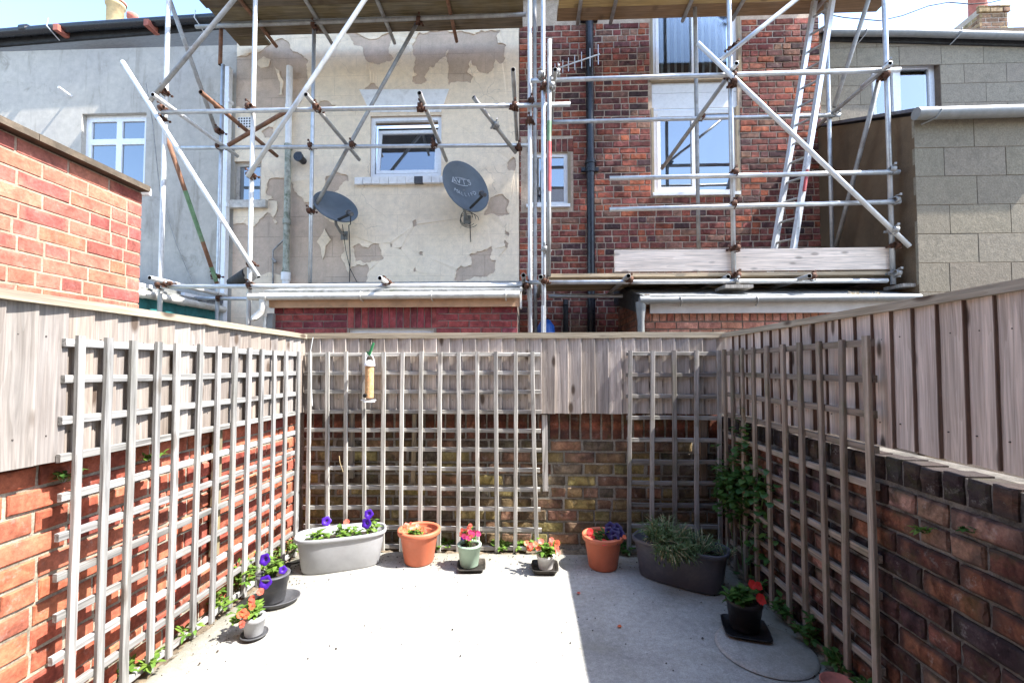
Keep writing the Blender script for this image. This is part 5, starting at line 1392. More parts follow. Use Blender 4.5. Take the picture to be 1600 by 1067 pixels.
def dish(px, py, Y, diam, N, roll, label, arm_px, marks):
    p = at(px, py, Y); N = Vector(N).normalized()
    root = thing('satellite_dish', at(px, py + 30, YH), label, 'satellite dish', 'satellite dishes on the cream wall')
    X = Vector((0, 0, 1)).cross(N).normalized(); Yv = N.cross(X)
    R = Matrix((X, Yv, N)).transposed().to_4x4() @ Matrix.Rotation(roll, 4, 'Z')
    T = Matrix.Translation(p) @ R
    ra = diam / 2; dep = diam * 0.11
    prof = [(ra * k / 8 + 0.0005, dep * (k / 8) ** 2 - dep) for k in range(9)] + [(ra * 1.02, -0.001), (ra * 1.02, -0.012)] + [(ra * k / 8 + 0.0005, dep * (k / 8) ** 2 - dep - 0.008) for k in range(8, -1, -1)]
    c = MB(); c.lathe(prof, (0, 0, 0), 48, sx=0.94); put('reflector', c.mesh('reflector', M['dish']), T, root)
    refl = root.children[0]
    W = lambda v: T @ Vector(v)
    tip = at(arm_px[2], arm_px[3], p.y - diam * 0.42); base = at(arm_px[0], arm_px[1], p.y - 0.06)
    c = MB(); c.tube([base, tip], 0.017, 8); c.build('arm', M['black_dull'], root)
    d = (W((0, 0, 0.0)) - tip).normalized()
    c = MB(); c.tube([tip - d * 0.03, tip + d * 0.05], 0.026, 14); c.tube([tip + d * 0.045, tip + d * 0.075], 0.036, 14); l = c.build('lnb', M['pot_dark'], root)
    c = MB(); c.tube([tip + d * 0.0751, tip + d * 0.082], 0.033, 14); c.build('lnb_cap', M['old_white'], l)
    back = W((0, 0, -dep - 0.012)); wallp = Vector((back.x + 0.02, YH - 0.006, back.z - diam * 0.42))
    c = MB(); c.tube([back, back + Vector((0.0, 0.05, -diam * 0.3)), wallp + Vector((0, -0.12, 0.0)), wallp], 0.02, 10)
    c.box(wallp.x - 0.05, wallp.x + 0.05, YH - 0.02, YH - 0.005, wallp.z - 0.07, wallp.z + 0.05); c.build('bracket', M['gutter_grey'], root)
    for me, (x, y), z, ra_ in marks:
        k = (x * x + y * y) / (ra * ra); put('printed_mark', me, T @ Matrix.Translation((x, y, -dep + dep * k + z)) @ Matrix.Rotation(ra_, 4, 'Z'), refl if False else root)
    return root, tip, wallp, back
ov_ = MB(); n = 28
for k in range(n):
    a0, a1 = 2 * math.pi * k / n, 2 * math.pi * (k + 1) / n
    if 0.35 < (k / n) % 0.5 < 0.4: continue
    ov_.add([(0.155 * math.cos(a0), 0.062 * math.sin(a0), 0), (0.155 * math.cos(a1), 0.062 * math.sin(a1), 0), (0.143 * math.cos(a1), 0.053 * math.sin(a1), 0), (0.143 * math.cos(a0), 0.053 * math.sin(a0), 0)], [(0, 1, 2, 3)])
dish_r, tip, wp, bk_ = dish(729, 291, 5.86, 0.735, (0.60, -0.74, 0.24), 0.12, 'larger blue grey satellite dish with white lettering, right of the bathroom window', (735, 325, 756, 304),
     letters('AVTS', 0.125, 0.082, (-0.02, 0.1)) + [(ov_.mesh('oval_ring', M['print']), (-0.02, 0.1), 0.016, 0.0)] + letters('MALLIFD', 0.075, 0.052, (0.0, -0.09), 0.30))
c = MB()
for k in range(3):
    p = wp + Vector((0, -0.03, 0)); c.tube([p + Vector((0.12 * math.cos(a) * (0.7 + 0.2 * k) + 0.02 * k, -0.03, 0.1 * math.sin(a) - 0.02 * k)) for a in [x * 0.35 for x in range(17)]], 0.004, 5)
c.tube([wp + Vector((0.04, -0.01, -0.05)), wp + Vector((0.05, -0.01, -0.3)), wp + Vector((0.05, -0.01, -0.33))], 0.005, 5); c.build('cable', M['black_dull'], dish_r)
dish_l, tip, wp, bk_ = dish(525, 322, 5.86, 0.60, (0.50, -0.66, 0.56), 0.3, 'smaller plain dark satellite dish, left of the bathroom window', (525, 345, 548, 334), [])
c = MB(); c.tube([tip, tip + Vector((-0.02, 0.05, -0.12)), at(545, 352, 6.15), at(547, 400, 6.17), at(546, 446, 6.17)], 0.006, 6)
c.tube([at(535, 351, 6.1), at(540, 390, 6.17), at(547, 420, 6.17), at(561, 447, 6.17)], 0.005, 6); c.build('cable', M['black_dull'], dish_l)

ae = thing('tv_aerial', at(868, 108, 5.98), 'small comb shaped television aerial in front of the black downpipe', 'aerial')
A0, A1 = at(866, 109, 5.95), at(937, 85, 5.55)
c = MB(); c.tube([A0, A1], 0.009, 8); c.tube([A0, Vector((A0.x, YH - 0.01, A0.z))], 0.012, 8); c.build('boom', M['alu'], ae)
for f in (0.02, 0.09, 0.2, 0.33, 0.47, 0.62, 0.8, 0.97):
    p = A0.lerp(A1, f); h = 0.075 + 0.055 * f; c = MB(); c.tube([p - Vector((0, 0, h)), p + Vector((0, 0, h))], 0.0055, 6); c.build('element', M['alu'], ae)
# overhead cable
c = MB(); pts = [(1285, 22), (1320, 28), (1375, 33), (1410, 25), (1450, 10), (1482, 4), (1516, 7), (1545, 5), (1600, -8)]
c.tube([at(x, y, 7.0) for x, y in pts], 0.008, 6); c.build('overhead_cable', M['black_dull'], None, 'thin dark cable looping across the sky to the right chimney', 'cable')
c = MB(); c.tube([at(228, 130, 6.1), at(238, 190, 6.15), at(250, 300, 6.17), at(275, 380, 6.17), at(300, 440, 6.17), at(312, 470, 6.17)], 0.006, 6); c.build('loose_cable', M['steel_dull'], None, 'thin loose cable hanging down the grey house wall', 'cable')
# ------------------------------------------------------------------ pots, planters and plants
def leaf(mb, base, d, L, w, up=Vector((0, 0, 1)), mi=0, droop=0.25):
    d = d.normalized(); s = d.cross(up)
    s = s.normalized() if s.length > 1e-3 else Vector((1, 0, 0))
    nrm = s.cross(d).normalized()
    m = base + d * L * 0.5 - nrm * (-0.04 * L); t = base + d * L - nrm * droop * L
    a = base + d * L * 0.42 + s * w / 2 + nrm * 0.1 * w; b_ = base + d * L * 0.42 - s * w / 2 + nrm * 0.1 * w
    a2 = base + d * L * 0.75 + s * w * 0.36 - nrm * droop * L * 0.35; b2 = base + d * L * 0.75 - s * w * 0.36 - nrm * droop * L * 0.35
    mb.add([base, a, a2, t, b2, b_, m], [(0, 1, 6), (1, 2, 6), (2, 3, 6), (3, 4, 6), (4, 5, 6), (5, 0, 6)], mi, True)
def rvec(r, zmin=-0.2, zmax=1.0):
    a = r.uniform(0, 2 * math.pi); z = r.uniform(zmin, zmax); k = math.sqrt(max(0, 1 - min(1, z * z)))
    return Vector((k * math.cos(a), k * math.sin(a), z))
def flower_mesh(kind, R, mat, eye):
    mb = MB()
    n = 5; segs = 20
    if kind == 'petunia':
        prof = [(0.10, -0.55), (0.16, -0.2), (0.5, 0.02), (0.85, 0.06), (1.0, 0.0)]
        vs = []
        for i, (f, z) in enumerate(prof):
            for k in range(segs):
                a = 2 * math.pi * k / segs; lob = 1 + 0.10 * math.cos(n * a) * f
                vs.append((R * f * lob * math.cos(a), R * f * lob * math.sin(a), R * (z + 0.07 * f * math.sin(n * a * 2))))
        fs = [(i * segs + k, i * segs + (k + 1) % segs, (i + 1) * segs + (k + 1) % segs, (i + 1) * segs + k) for i in range(len(prof) - 1) for k in range(segs)]
        mb.add(vs, fs, 0, True); mb.lathe([(R * 0.001, -R * 0.1), (R * 0.12, -R * 0.14)], (0, 0, 0), 8, 1)
    else:
        for k in range(n):
            a = 2 * math.pi * k / n; d = Vector((math.cos(a), math.sin(a), 0)); s = Vector((-math.sin(a), math.cos(a), 0)); z = Vector((0, 0, 1))
            w = R * 0.55; o = z * (0.002 * k)
            pts = [o + d * R * 0.05, o + d * R * 0.5 + s * w, o + d * R * 0.9 + s * w * 0.8 + z * R * 0.1, o + d * R * 0.86 + z * R * 0.08, o + d * R * 0.9 - s * w * 0.8 + z * R * 0.1, o + d * R * 0.5 - s * w]
            mb.add(pts, [(0, 1, 2, 3), (0, 3, 4, 5)], 0, True)
        mb.lathe([(R * 0.001, R * 0.14), (R * 0.13, R * 0.05)], (0, 0, 0), 8, 1)
    return mb.mesh('flower', [M[mat], M[eye]])
def put_flower(root, me, p, N, s=1.0, rot=0.0):
    q = Vector(N).normalized().to_track_quat('Z', 'Y').to_matrix().to_4x4()
    put('flower', me, Matrix.Translation(p) @ q @ Matrix.Rotation(rot, 4, 'Z') @ Matrix.Scale(s, 4), root)
def bushy(root, c, rad, hgt, n_stems, leaf_n, L, w, mat, seed, lean=Vector((0, 0, 0)), stemmat='stem'):
    r = random.Random(seed); fo = MB(); stm = MB(); tips = []
    for k in range(n_stems):
        a = r.uniform(0, 2 * math.pi); q = math.sqrt(r.random())
        b0 = c + Vector((math.cos(a), math.sin(a), 0)) * rad * 0.3 * q
        t = c + Vector((math.cos(a) * rad * q, math.sin(a) * rad * q, hgt * r.uniform(0.55, 1.0) * (1.05 - 0.4 * q))) + lean * r.uniform(0.3, 1)
        m = b0.lerp(t, 0.5) + Vector((r.uniform(-.01, .01), r.uniform(-.01, .01), 0.1 * hgt))
        stm.tube([b0, m, t], 0.0022, 5)
        for i in range(leaf_n):
            f = r.uniform(0.3, 1.0); p = b0.lerp(m, f * 2) if f < 0.5 else m.lerp(t, f * 2 - 1)
            leaf(fo, p, rvec(r, -0.15, 0.8), L * r.uniform(0.6, 1.15), w * r.uniform(0.7, 1.15), droop=r.uniform(0.05, 0.4))
        tips.append(t)
    stm.build('stems', M[stemmat], root); fo.build('foliage', M[mat], root)
    return tips
def pot(x, y, prof, mat, label, n=36, soil_z=0.8, z0=0.0, name='flower_pot', shape=None, tilt=None, ridges=None):
    """prof: (r,z) list from base centre to outer rim; inner skin is added"""
    top = prof[-1]; t = 0.006
    root = thing(name, (x, y, z0), label, 'pot' if name == 'flower_pot' else 'planter')
    sh = [(0.001, prof[0][1])] + prof
    inner = [(top[0] - 0.016, top[1] + 0.001), (top[0] - 0.02, top[1] - 0.012)] + [(r - 0.016, z) for r, z in reversed(prof[:-1]) if z < top[1] - 0.03][:]
    c = MB(); c.lathe(sh + inner, (x, y, z0), n, shape=shape); body = c.build('body', M[mat], root)
    hz = top[1] * soil_z; rs = None
    for (r0, a), (r1, b_) in zip(prof, prof[1:]):
        if a <= hz <= b_ and b_ > a: rs = r0 + (r1 - r0) * (hz - a) / (b_ - a) - 0.0155
    rs = rs or top[0] - 0.03
    c = MB(); r = random.Random(int(x * 1000))
    ring = [(max(0.001, rs * k / 6), hz + r.uniform(-0.004, 0.005)) for k in range(7)]
    c.lathe(ring, (x, y, z0), n, shape=shape); c.build('soil', M['soil'], root)
    return root, z0 + hz
def saucer(x, y, r, mat, label, sx=1.0, rot=0.0, h=0.022, square=False, z=0.003):
    if square:
        def shp(rr, a):
            k = max(abs(math.cos(a)), abs(math.sin(a))); k = 1 / (k ** 0.86)
            return rr * k * math.cos(a) * sx, rr * k * math.sin(a)
    else:
        def shp(rr, a): return rr * math.cos(a) * sx, rr * math.sin(a)
    c = MB(); c.lathe([(0.001, 0.003), (r * 0.86, 0.003), (r, h), (r * 1.06, h + 0.001), (r * 1.06, h - 0.004), (r * 0.97, h - 0.006), (r * 0.9, 0.008), (0.001, 0.007)], (x, y, z), 36, rot=rot, shape=shp)
    return c.build('saucer', M[mat], None, label, 'saucer')
STAD = lambda hl: (lambda r, a: ((hl if math.cos(a) > 0 else -hl) * min(1, abs(math.cos(a)) * 3.2) + r * math.cos(a), r * math.sin(a)))
def trough(x, y, hl, rad, hgt, rot, mat, label):
    root = thing('trough_planter', (x, y, 0), label, 'planter')
    def stad(r, a):
        px, py = math.cos(a), math.sin(a)
        # superellipse stadium: straight sides with round ends
        ex = (abs(px) ** 0.62) * (1 if px >= 0 else -1); ey = (abs(py) ** 0.62) * (1 if py >= 0 else -1)
        k = r / rad
        return ex * (hl * (0.80 + 0.2 * k) * (0.6 + 0.4 * k)), ey * r
    prof = [(0.001, 0.004), (rad * 0.70, 0.004), (rad * 0.735, 0.012), (rad * 0.9, hgt * 0.86), (rad * 0.905, hgt * 0.885), (rad * 0.985, hgt * 0.9), (rad, hgt * 0.925), (rad * 1.0, hgt * 0.985), (rad * 0.985, hgt), (rad * 0.93, hgt), (rad * 0.905, hgt * 0.97), (rad * 0.89, hgt * 0.9), (rad * 0.85, hgt * 0.89), (rad * 0.84, hgt * 0.8), (rad * 0.80, hgt * 0.79), (rad * 0.74, hgt * 0.4)]
    c = MB(); c.lathe(prof, (x, y, 0), 64, rot=rot, shape=stad); c.build('body', M[mat], root)
    c = MB(); r = random.Random(3); c.lathe([(rad * 0.82 * k / 7 + 0.001, hgt * 0.76 + r.uniform(-0.006, 0.006)) for k in range(8)], (x, y, 0), 40, rot=rot, shape=stad); c.build('soil', M['soil'], root)
    R = Matrix.Rotation(rot, 3, 'Z')
    return root, lambda u, v=0.0, dz=0.0: Vector((x, y, hgt * 0.76 + dz)) + R @ Vector((u, v, 0))
def plant(loc, label, cat='plant'): return thing('flowering_plant', loc, label, cat)

PET = flower_mesh('petunia', 0.031, 'petal_purple', 'soil'); NIGHT = flower_mesh('petunia', 0.033, 'petal_night', 'petal_orange')
BUSY_O = flower_mesh('busy', 0.022, 'petal_orange', 'petal_coral'); BUSY_C = flower_mesh('busy', 0.021, 'petal_coral', 'petal_orange'); BUSY_R = flower_mesh('busy', 0.024, 'petal_red', 'petal_red')
FUCH = flower_mesh('busy', 0.017, 'petal_pink', 'petal_purple'); FUCO = flower_mesh('busy', 0.014, 'petal_coral', 'petal_pink')

# grey trough, left
_, tp = trough(-1.255, 2.995, 0.287, 0.132, 0.232, math.radians(21), 'pot_grey', 'long pale grey trough planter in sun below the left corner')
pl = plant(tp(-0.12), 'sparse petunias with two purple blooms growing in the pale grey trough', 'petunias')
bushy(pl, tp(-0.13, 0, 0.0), 0.075, 0.075, 9, 7, 0.05, 0.028, 'leaf', 61); tips = bushy(pl, tp(0.02, -0.01, 0.0), 0.09, 0.09, 12, 8, 0.05, 0.03, 'leaf', 62); bushy(pl, tp(0.19, 0, 0), 0.05, 0.12, 7, 7, 0.048, 0.026, 'leaf', 63)
put_flower(pl, PET, tp(-0.1, 0.05, 0.115), (0.3, -0.8, 0.4)); put_flower(pl, PET, tp(0.17, -0.02, 0.155), (0.1, -1, 0.3)); put_flower(pl, PET, tp(0.155, -0.05, 0.105), (-0.2, -1, 0.25), 1.15); put_flower(pl, BUSY_C, tp(0.03, 0.0, 0.11), (0, -0.8, 0.6))
# dark trough, right
_, tp = trough(0.93, 2.865, 0.287, 0.138, 0.243, math.radians(-33), 'pot_slate', 'long dark slate trough planter in shade in the right corner')
pl = plant(tp(0.0), 'straggly lavender with dry straw stems spilling over the dark trough', 'lavender')
r = random.Random(9); bl = MB(); dr = MB()
for cu, cv, n, sp, hh in ((-0.08, -0.06, 260, 0.085, 0.15), (0.01, -0.15, 260, 0.08, 0.10), (0.10, 0.03, 100, 0.05, 0.14), (0.25, 0.04, 22, 0.03, 0.10)):
    for k in range(n):
        a = r.uniform(0, 6.28); q = math.sqrt(r.random()); p = tp(cu + sp * q * math.cos(a), cv + sp * q * math.sin(a) * 0.9, r.uniform(-0.01, 0.03) + 0.06 * (cv < -0.04))
        d = Vector((math.cos(a) * 0.6 * q + r.uniform(-.3, .3), math.sin(a) * 0.5 * q - 0.35 * (cv < -0.04) + r.uniform(-.3, .3), r.uniform(0.25, 1.0) - 1.5 * (cv < -0.1) * r.random())).normalized()
        tgt = dr if r.random() < 0.36 else bl
        leaf(tgt, p, d, hh * r.uniform(0.5, 1.05), 0.0065, droop=r.uniform(0, 0.35))
        for i in range(3): leaf(bl, p + d * hh * r.uniform(0.2, 0.8), rvec(r, 0, 0.9), 0.035, 0.006)
bl.build('foliage', M['leaf_grey'], pl); dr.build('dry_stems', M['straw'], pl)
hd = MB()
for k in range(26):
    p = tp(0.0 + r.uniform(-0.1, 0.09), -0.15 + r.uniform(-0.06, 0.05), r.uniform(-0.04, 0.07)); hd.lathe([(0.001, -0.011), (0.006, -0.006), (0.007, 0.003), (0.001, 0.012)], p, 7)
hd.build('seed_heads', M['leaf_grey'], pl)
# terracotta pots
TP = [(0.094, 0.004), (0.099, 0.012), (0.125, 0.185), (0.128, 0.19), (0.141, 0.193), (0.145, 0.2), (0.146, 0.218), (0.142, 0.224)]
_, sz = pot(-0.755, 3.085, TP, 'terracotta', 'sunlit terracotta pot with orange flowers beside the pale grey trough', soil_z=0.72)
pl = plant((-0.77, 3.06, sz), 'small orange flowering bedding plant in the sunlit terracotta pot', 'bedding plant')
bushy(pl, Vector((-0.775, 3.05, sz)), 0.075, 0.10, 12, 7, 0.045, 0.02, 'leaf', 71)
for k in range(9): put_flower(pl, (BUSY_O, BUSY_C)[k % 2], Vector((-0.775 + rnd(-.065, .065), 3.03 + rnd(-.05, .04), sz + rnd(.05, .105))), (rnd(-.5, .5), -0.7, 0.7), rnd(0.6, 0.9), rnd(0, 6))
_, sz = pot(0.488, 3.05, [(r * 0.95, z * 0.97) for r, z in TP], 'terracotta', 'shaded terracotta pot with dark violet flowers near the dark trough', soil_z=0.78)
pl = plant((0.5, 3.03, sz), 'dark violet petunia with two red flowers in the shaded terracotta pot', 'petunia')
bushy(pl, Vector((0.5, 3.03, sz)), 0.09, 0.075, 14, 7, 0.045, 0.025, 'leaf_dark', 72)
for x, y, z in ((0.52, 2.99, .085), (0.56, 3.0, .08), (0.545, 2.97, .065), (0.585, 3.01, .065), (0.535, 3.03, .1), (0.575, 3.03, .09), (0.55, 2.95, .05)): put_flower(pl, NIGHT, Vector((x, y, sz + z)), (rnd(-.4, .4), -0.8, 0.6), rnd(0.95, 1.2), rnd(0, 6))
for x, y, z in ((0.40, 3.02, .07), (0.405, 3.0, .04), (0.475, 2.93, .035)): put_flower(pl, BUSY_R, Vector((x, y, sz + z)), (rnd(-.3, .3), -0.8, 0.6), 1.0)
put_flower(pl, BUSY_O, Vector((0.615, 2.98, sz + 0.055)), (0.2, -0.8, 0.5), 0.7)
# sage pot
saucer(-0.385, 3.0, 0.085, 'tray', 'square black tray under the sage green pot', 1.05, 0.1, square=True)
_, sz = pot(-0.40, 3.01, [(0.058, 0.004), (0.06, 0.01), (0.073, 0.105), (0.076, 0.107), (0.078, 0.13), (0.081, 0.131), (0.082, 0.141), (0.08, 0.143)], 'pot_sage', 'small sage green pot with a pink fuchsia standing on a square tray', z0=0.012, soil_z=0.86)
pl = plant((-0.4, 3.01, sz), 'pink and purple fuchsia growing in the sage green pot', 'fuchsia')
tips = bushy(pl, Vector((-0.4, 3.01, sz)), 0.06, 0.17, 16, 9, 0.034, 0.018, 'leaf', 73)
for k, t in enumerate(tips): put_flower(pl, (FUCH, FUCO)[k % 2], t + Vector((0, -0.012, 0)), (rnd(-.6, .6), -0.9, rnd(-.2, .5)), rnd(0.8, 1.15), rnd(0, 6))
for k in range(8): put_flower(pl, (FUCH, FUCO)[k % 2], Vector((-0.4 + rnd(-.06, .06), 2.97 + rnd(-.02, .03), sz + rnd(0.06, 0.14))), (rnd(-.6, .6), -0.9, 0.1), rnd(0.8, 1.15), rnd(0, 6))
put_flower(pl, PET, Vector((-0.435, 2.955, sz + 0.075)), (-0.2, -1, 0.2), 0.4)
# white pot
saucer(0.10, 2.985, 0.083, 'tray', 'brown tray under the small white pot', 1.0, 0.0, 0.03, square=True)
_, sz = pot(0.105, 2.985, [(0.044, 0.004), (0.046, 0.01), (0.055, 0.07), (0.058, 0.071), (0.06, 0.09), (0.058, 0.092)], 'pot_white', 'small white pot with coral flowers on a brown tray by the shadow line', z0=0.012, soil_z=0.85)
pl = plant((0.1, 2.985, sz), 'coral busy lizzie with pale green leaves in the small white pot', 'busy lizzie')
bushy(pl, Vector((0.105, 2.98, sz)), 0.09, 0.11, 17, 7, 0.052, 0.03, 'leaf', 74)
for k in range(13): put_flower(pl, (BUSY_C, BUSY_O)[k % 3 == 0], Vector((0.075 + rnd(-.1, .12), 2.95 + rnd(-.04, .05), sz + rnd(0.05, 0.13))), (rnd(-.5, .5), -0.8, 0.6), rnd(0.8, 1.1), rnd(0, 6))
# charcoal pot, left
sx_, sy_ = -1.445, 2.52
saucer(sx_ + 0.03, sy_ - 0.005, 0.088, 'pot_dark', 'oval charcoal saucer under the purple petunia pot', 1.25, 0.45, 0.03)
_, sz = pot(sx_, sy_, [(0.061, 0.004), (0.063, 0.01), (0.076, 0.105), (0.08, 0.107), (0.083, 0.143), (0.087, 0.144), (0.088, 0.15), (0.085, 0.153)], 'pot_dark', 'charcoal pot of purple petunias beside the left trellis', z0=0.012, soil_z=0.85)
pl = plant((sx_, sy_, sz), 'purple petunia with three open blooms in the charcoal pot', 'petunia')
bushy(pl, Vector((sx_ - 0.005, sy_, sz)), 0.055, 0.11, 12, 8, 0.042, 0.024, 'leaf', 75)
put_flower(pl, PET, Vector((sx_ + 0.005, sy_ - 0.085, sz + 0.012)), (0.05, -1, 0.35), 1.1); put_flower(pl, PET, Vector((sx_ - 0.04, sy_ - 0.02, sz + 0.105)), (-0.1, -1, 0.35), 1.05); put_flower(pl, PET, Vector((sx_ + 0.065, sy_ - 0.02, sz + 0.05)), (0.5, -1, 0.3), 0.7)
# pale pot, front left
sx_, sy_ = -1.357, 2.205
saucer(sx_ + 0.002, sy_, 0.059, 'pot_dark', 'round dark saucer under the smallest pale pot', 1.0, 0.0, 0.016)
_, sz = pot(sx_, sy_, [(0.039, 0.004), (0.041, 0.009), (0.049, 0.07), (0.0505, 0.071), (0.0525, 0.09), (0.0505, 0.092)], 'pot_grey', 'smallest pale grey pot with orange flowers, front left', z0=0.01, soil_z=0.85)
pl = plant((sx_, sy_, sz), 'orange busy lizzie leaning over the smallest pale pot', 'busy lizzie')
bushy(pl, Vector((sx_ - 0.015, sy_, sz)), 0.065, 0.085, 14, 7, 0.042, 0.024, 'leaf', 76, Vector((-0.03, 0, 0)))
bushy(pl, Vector((sx_ - 0.06, sy_ - 0.01, sz - 0.01)), 0.045, 0.02, 5, 6, 0.035, 0.02, 'leaf', 77)
for x, y, z, m in ((-.02, -.05, .055, BUSY_O), (-.01, -.045, .04, BUSY_O), (.0, -.02, .09, BUSY_C), (.03, 0, .13, BUSY_C), (-.01, .0, .095, BUSY_C), (-.02, -.06, .005, BUSY_C), (.01, -.03, .075, BUSY_O), (-.035, -.05, .045, BUSY_O)): put_flower(pl, m, Vector((sx_ + x, sy_ + y, sz + z)), (rnd(-.3, .3), -0.9, 0.5), 0.85, rnd(0, 6))
# black pot, right
sx_, sy_ = 1.075, 2.335
saucer(sx_ + 0.0, sy_ - 0.01, 0.1, 'pot_black', 'square black tray under the black pot on the round concrete patch', 1.0, -0.25, 0.02, square=True, z=0.012)
_, sz = pot(sx_, sy_, [(0.065, 0.004), (0.067, 0.01), (0.07, 0.04), (0.072, 0.041), (0.075, 0.075), (0.077, 0.076), (0.081, 0.12), (0.085, 0.121), (0.0865, 0.142), (0.084, 0.144)], 'pot_black', 'black ribbed pot with red flowers standing in shade on the right', z0=0.022, soil_z=0.85)
pl = plant((sx_, sy_, sz), 'red busy lizzie in the black ribbed pot', 'busy lizzie')
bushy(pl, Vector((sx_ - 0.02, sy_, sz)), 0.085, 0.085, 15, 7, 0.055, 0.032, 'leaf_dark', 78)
for x, y, z, s_ in ((.045, -.07, .055, 1.15), (.03, -.02, .1, 1.0), (.07, -.0, .085, 0.9)): put_flower(pl, BUSY_R, Vector((sx_ + x, sy_ + y, sz + z)), (0.15, -0.9, 0.45), s_)
# spare red saucer and hand tool
c = MB(); c.lathe([(0.001, 0.003), (0.055, 0.003), (0.068, 0.024), (0.072, 0.024), (0.072, 0.018), (0.066, 0.016), (0.058, 0.008), (0.001, 0.008)], (1.275, 1.94, 0.004), 30); c.build('saucer', M['redclay'], None, 'empty red saucer on the concrete at the foot of the right trellis', 'saucer')
tr = thing('hand_tool', (-1.5, 2.98, 0.01), 'small dark hand tool with a red handle lying behind the petunia pot', 'tool')
c = MB(); c.tube([(-1.53, 3.0, 0.02), (-1.47, 3.03, 0.02), (-1.44, 3.04, 0.025)], 0.014, 10, r2=0.012); c.build('handle', M['red_tube'], tr)
c = MB(); c.tube([(-1.53, 3.0, 0.022), (-1.57, 2.95, 0.03)], 0.006, 8); c.poly_prism([(-1.565, 2.955, 0.03), (-1.60, 2.955, 0.035), (-1.63, 2.86, 0.02), (-1.6, 2.81, 0.012), (-1.555, 2.86, 0.02)], (0, 0, 0.004)); c.build('blade', M['black_dull'], tr)
# round concrete patch with a gully edge
c = MB(); ring = [(0.001, 0.010), (0.12, 0.0105), (0.2, 0.010), (0.212, 0.006), (0.216, 0.0)]
c.lathe(ring, (1.105, 2.2, 0.003), 40); c.build('concrete_patch', M['concrete'], kind='structure')

# bird feeder, string
fp = at(577, 590, 3.225)
bf = thing('bird_feeder', fp, 'clear tube bird feeder full of orange seed hanging on the end trellis', 'bird feeder')
x, y, z = fp; x += 0.005
c = MB(); c.tube([(x, y - 0.01, z - 0.145), (x, y - 0.01, z + 0.09)], 0.031, 18); c.build('seed_tube', M['seed'], bf)
c = MB(); c.lathe([(0.038, 0.085), (0.038, 0.096), (0.03, 0.115), (0.012, 0.126), (0.001, 0.127)], (x, y - 0.01, z), 20); c.build('lid', M['upvc'], bf)
c = MB(); c.tube([(x + 0.034 * math.cos(a), y - 0.01, z + 0.1 + 0.068 * math.sin(a)) for a in [k * math.pi / 10 for k in range(11)]], 0.0035, 6); c.build('hanging_loop', M['upvc'], bf)
c = MB(); c.tube([(x - 0.06, y - 0.012, z - 0.162), (x + 0.05, y - 0.012, z - 0.162)], 0.004, 6); c.lathe([(0.001, -0.178), (0.042, -0.176), (0.042, -0.17), (0.001, -0.168)], (x, y - 0.01, z), 18); c.build('perch', M['upvc'], bf)
c = MB(); c.tube([(x - 0.022, y - 0.036, z - 0.128), (x - 0.024, y - 0.043, z - 0.128)], 0.014, 12); c.build('port', M['black'], bf)
c = MB(); c.tube([(x - 0.01, y - 0.006, z + 0.165), (x + 0.01, y - 0.006, z + 0.21), (x + 0.025, y - 0.004, z + 0.255)], 0.009, 8); c.tube([(x + 0.0, y - 0.012, z + 0.16), (x + 0.03, y - 0.008, z + 0.25)], 0.006, 6); c.tube([(x - 0.012, y + 0.0, z + 0.17), (x - 0.025, y, z + 0.19)], 0.006, 6); c.build('twine_tie', M['twine_green'], bf)
c = MB(); c.tube([at(489, 527, 3.24), at(485, 550, 3.235), at(486, 600, 3.235), at(488, 634, 3.238)], 0.003, 6); c.build('string', M['twine'], None, 'pale string hanging from the end fence near the left corner', 'string')
c = MB(); c.tube([at(530, 712, 3.255), at(531, 722, 3.24), at(536, 737, 3.25)], 0.0025, 5); c.build('dry_stem', M['straw'], None, 'bent dry stem caught on the end trellis', 'stem')

# ------------------------------------------------------------------ weeds and climbing plant
def weed(loc, rad, hgt, ns, ln, L, w, mat, seed, label, lean=Vector((0, 0, 0))):
    root = thing('weed', loc, label, 'weed'); bushy(root, Vector(loc), rad, hgt, ns, ln, L, w, mat, seed, lean); return root
for k, (y, h, ns, lab) in enumerate(((3.1, 0.16, 16, 'leafy green weed behind the far end of the left trellis'), (2.86, 0.22, 20, 'tall bright weed between the left trellis and the orange wall'), (2.62, 0.24, 20, 'bushy weed with reddish tips behind the left trellis by the petunia pot'), (2.4, 0.14, 12, 'low weed behind the left trellis near the oval saucer'), (2.17, 0.07, 7, 'small weed at the foot of the left trellis beside the smallest pot'), (1.93, 0.09, 9, 'broad leaved weed at the nearest bay of soil by the left trellis'))):
    weed((-1.70, y, 0.0), 0.075, h, int(ns * 0.7), 7, 0.05, 0.02, 'leaf', 300 + k, lab, Vector((0.03, 0, 0)))
weed((-1.72, 1.62, 0.9), 0.05, 0.05, 6, 6, 0.035, 0.016, 'leaf_dark', 311, 'small weed growing from the joint under the left fence', Vector((0.05, 0, 0.0)))
weed((-1.72, 1.98, 0.9), 0.04, 0.05, 5, 6, 0.035, 0.016, 'leaf', 312, 'tiny bright weed under the middle of the left fence', Vector((0.05, 0, 0.0)))
for k, (x, lab) in enumerate(((-0.62, 'low weed against the end wall behind the terracotta pot'), (-0.22, 'round leaved weed under the end trellis right of the sage pot'), (-0.04, 'round leaved weed under the end trellis left of the white pot'), (0.68, 'low dark weed at the end wall beside the dark trough'))):
    weed((x, 3.31, 0.0), 0.09, 0.07, 12, 8, 0.034, 0.026, 'leaf' if k < 3 else 'leaf_dark', 320 + k, lab)
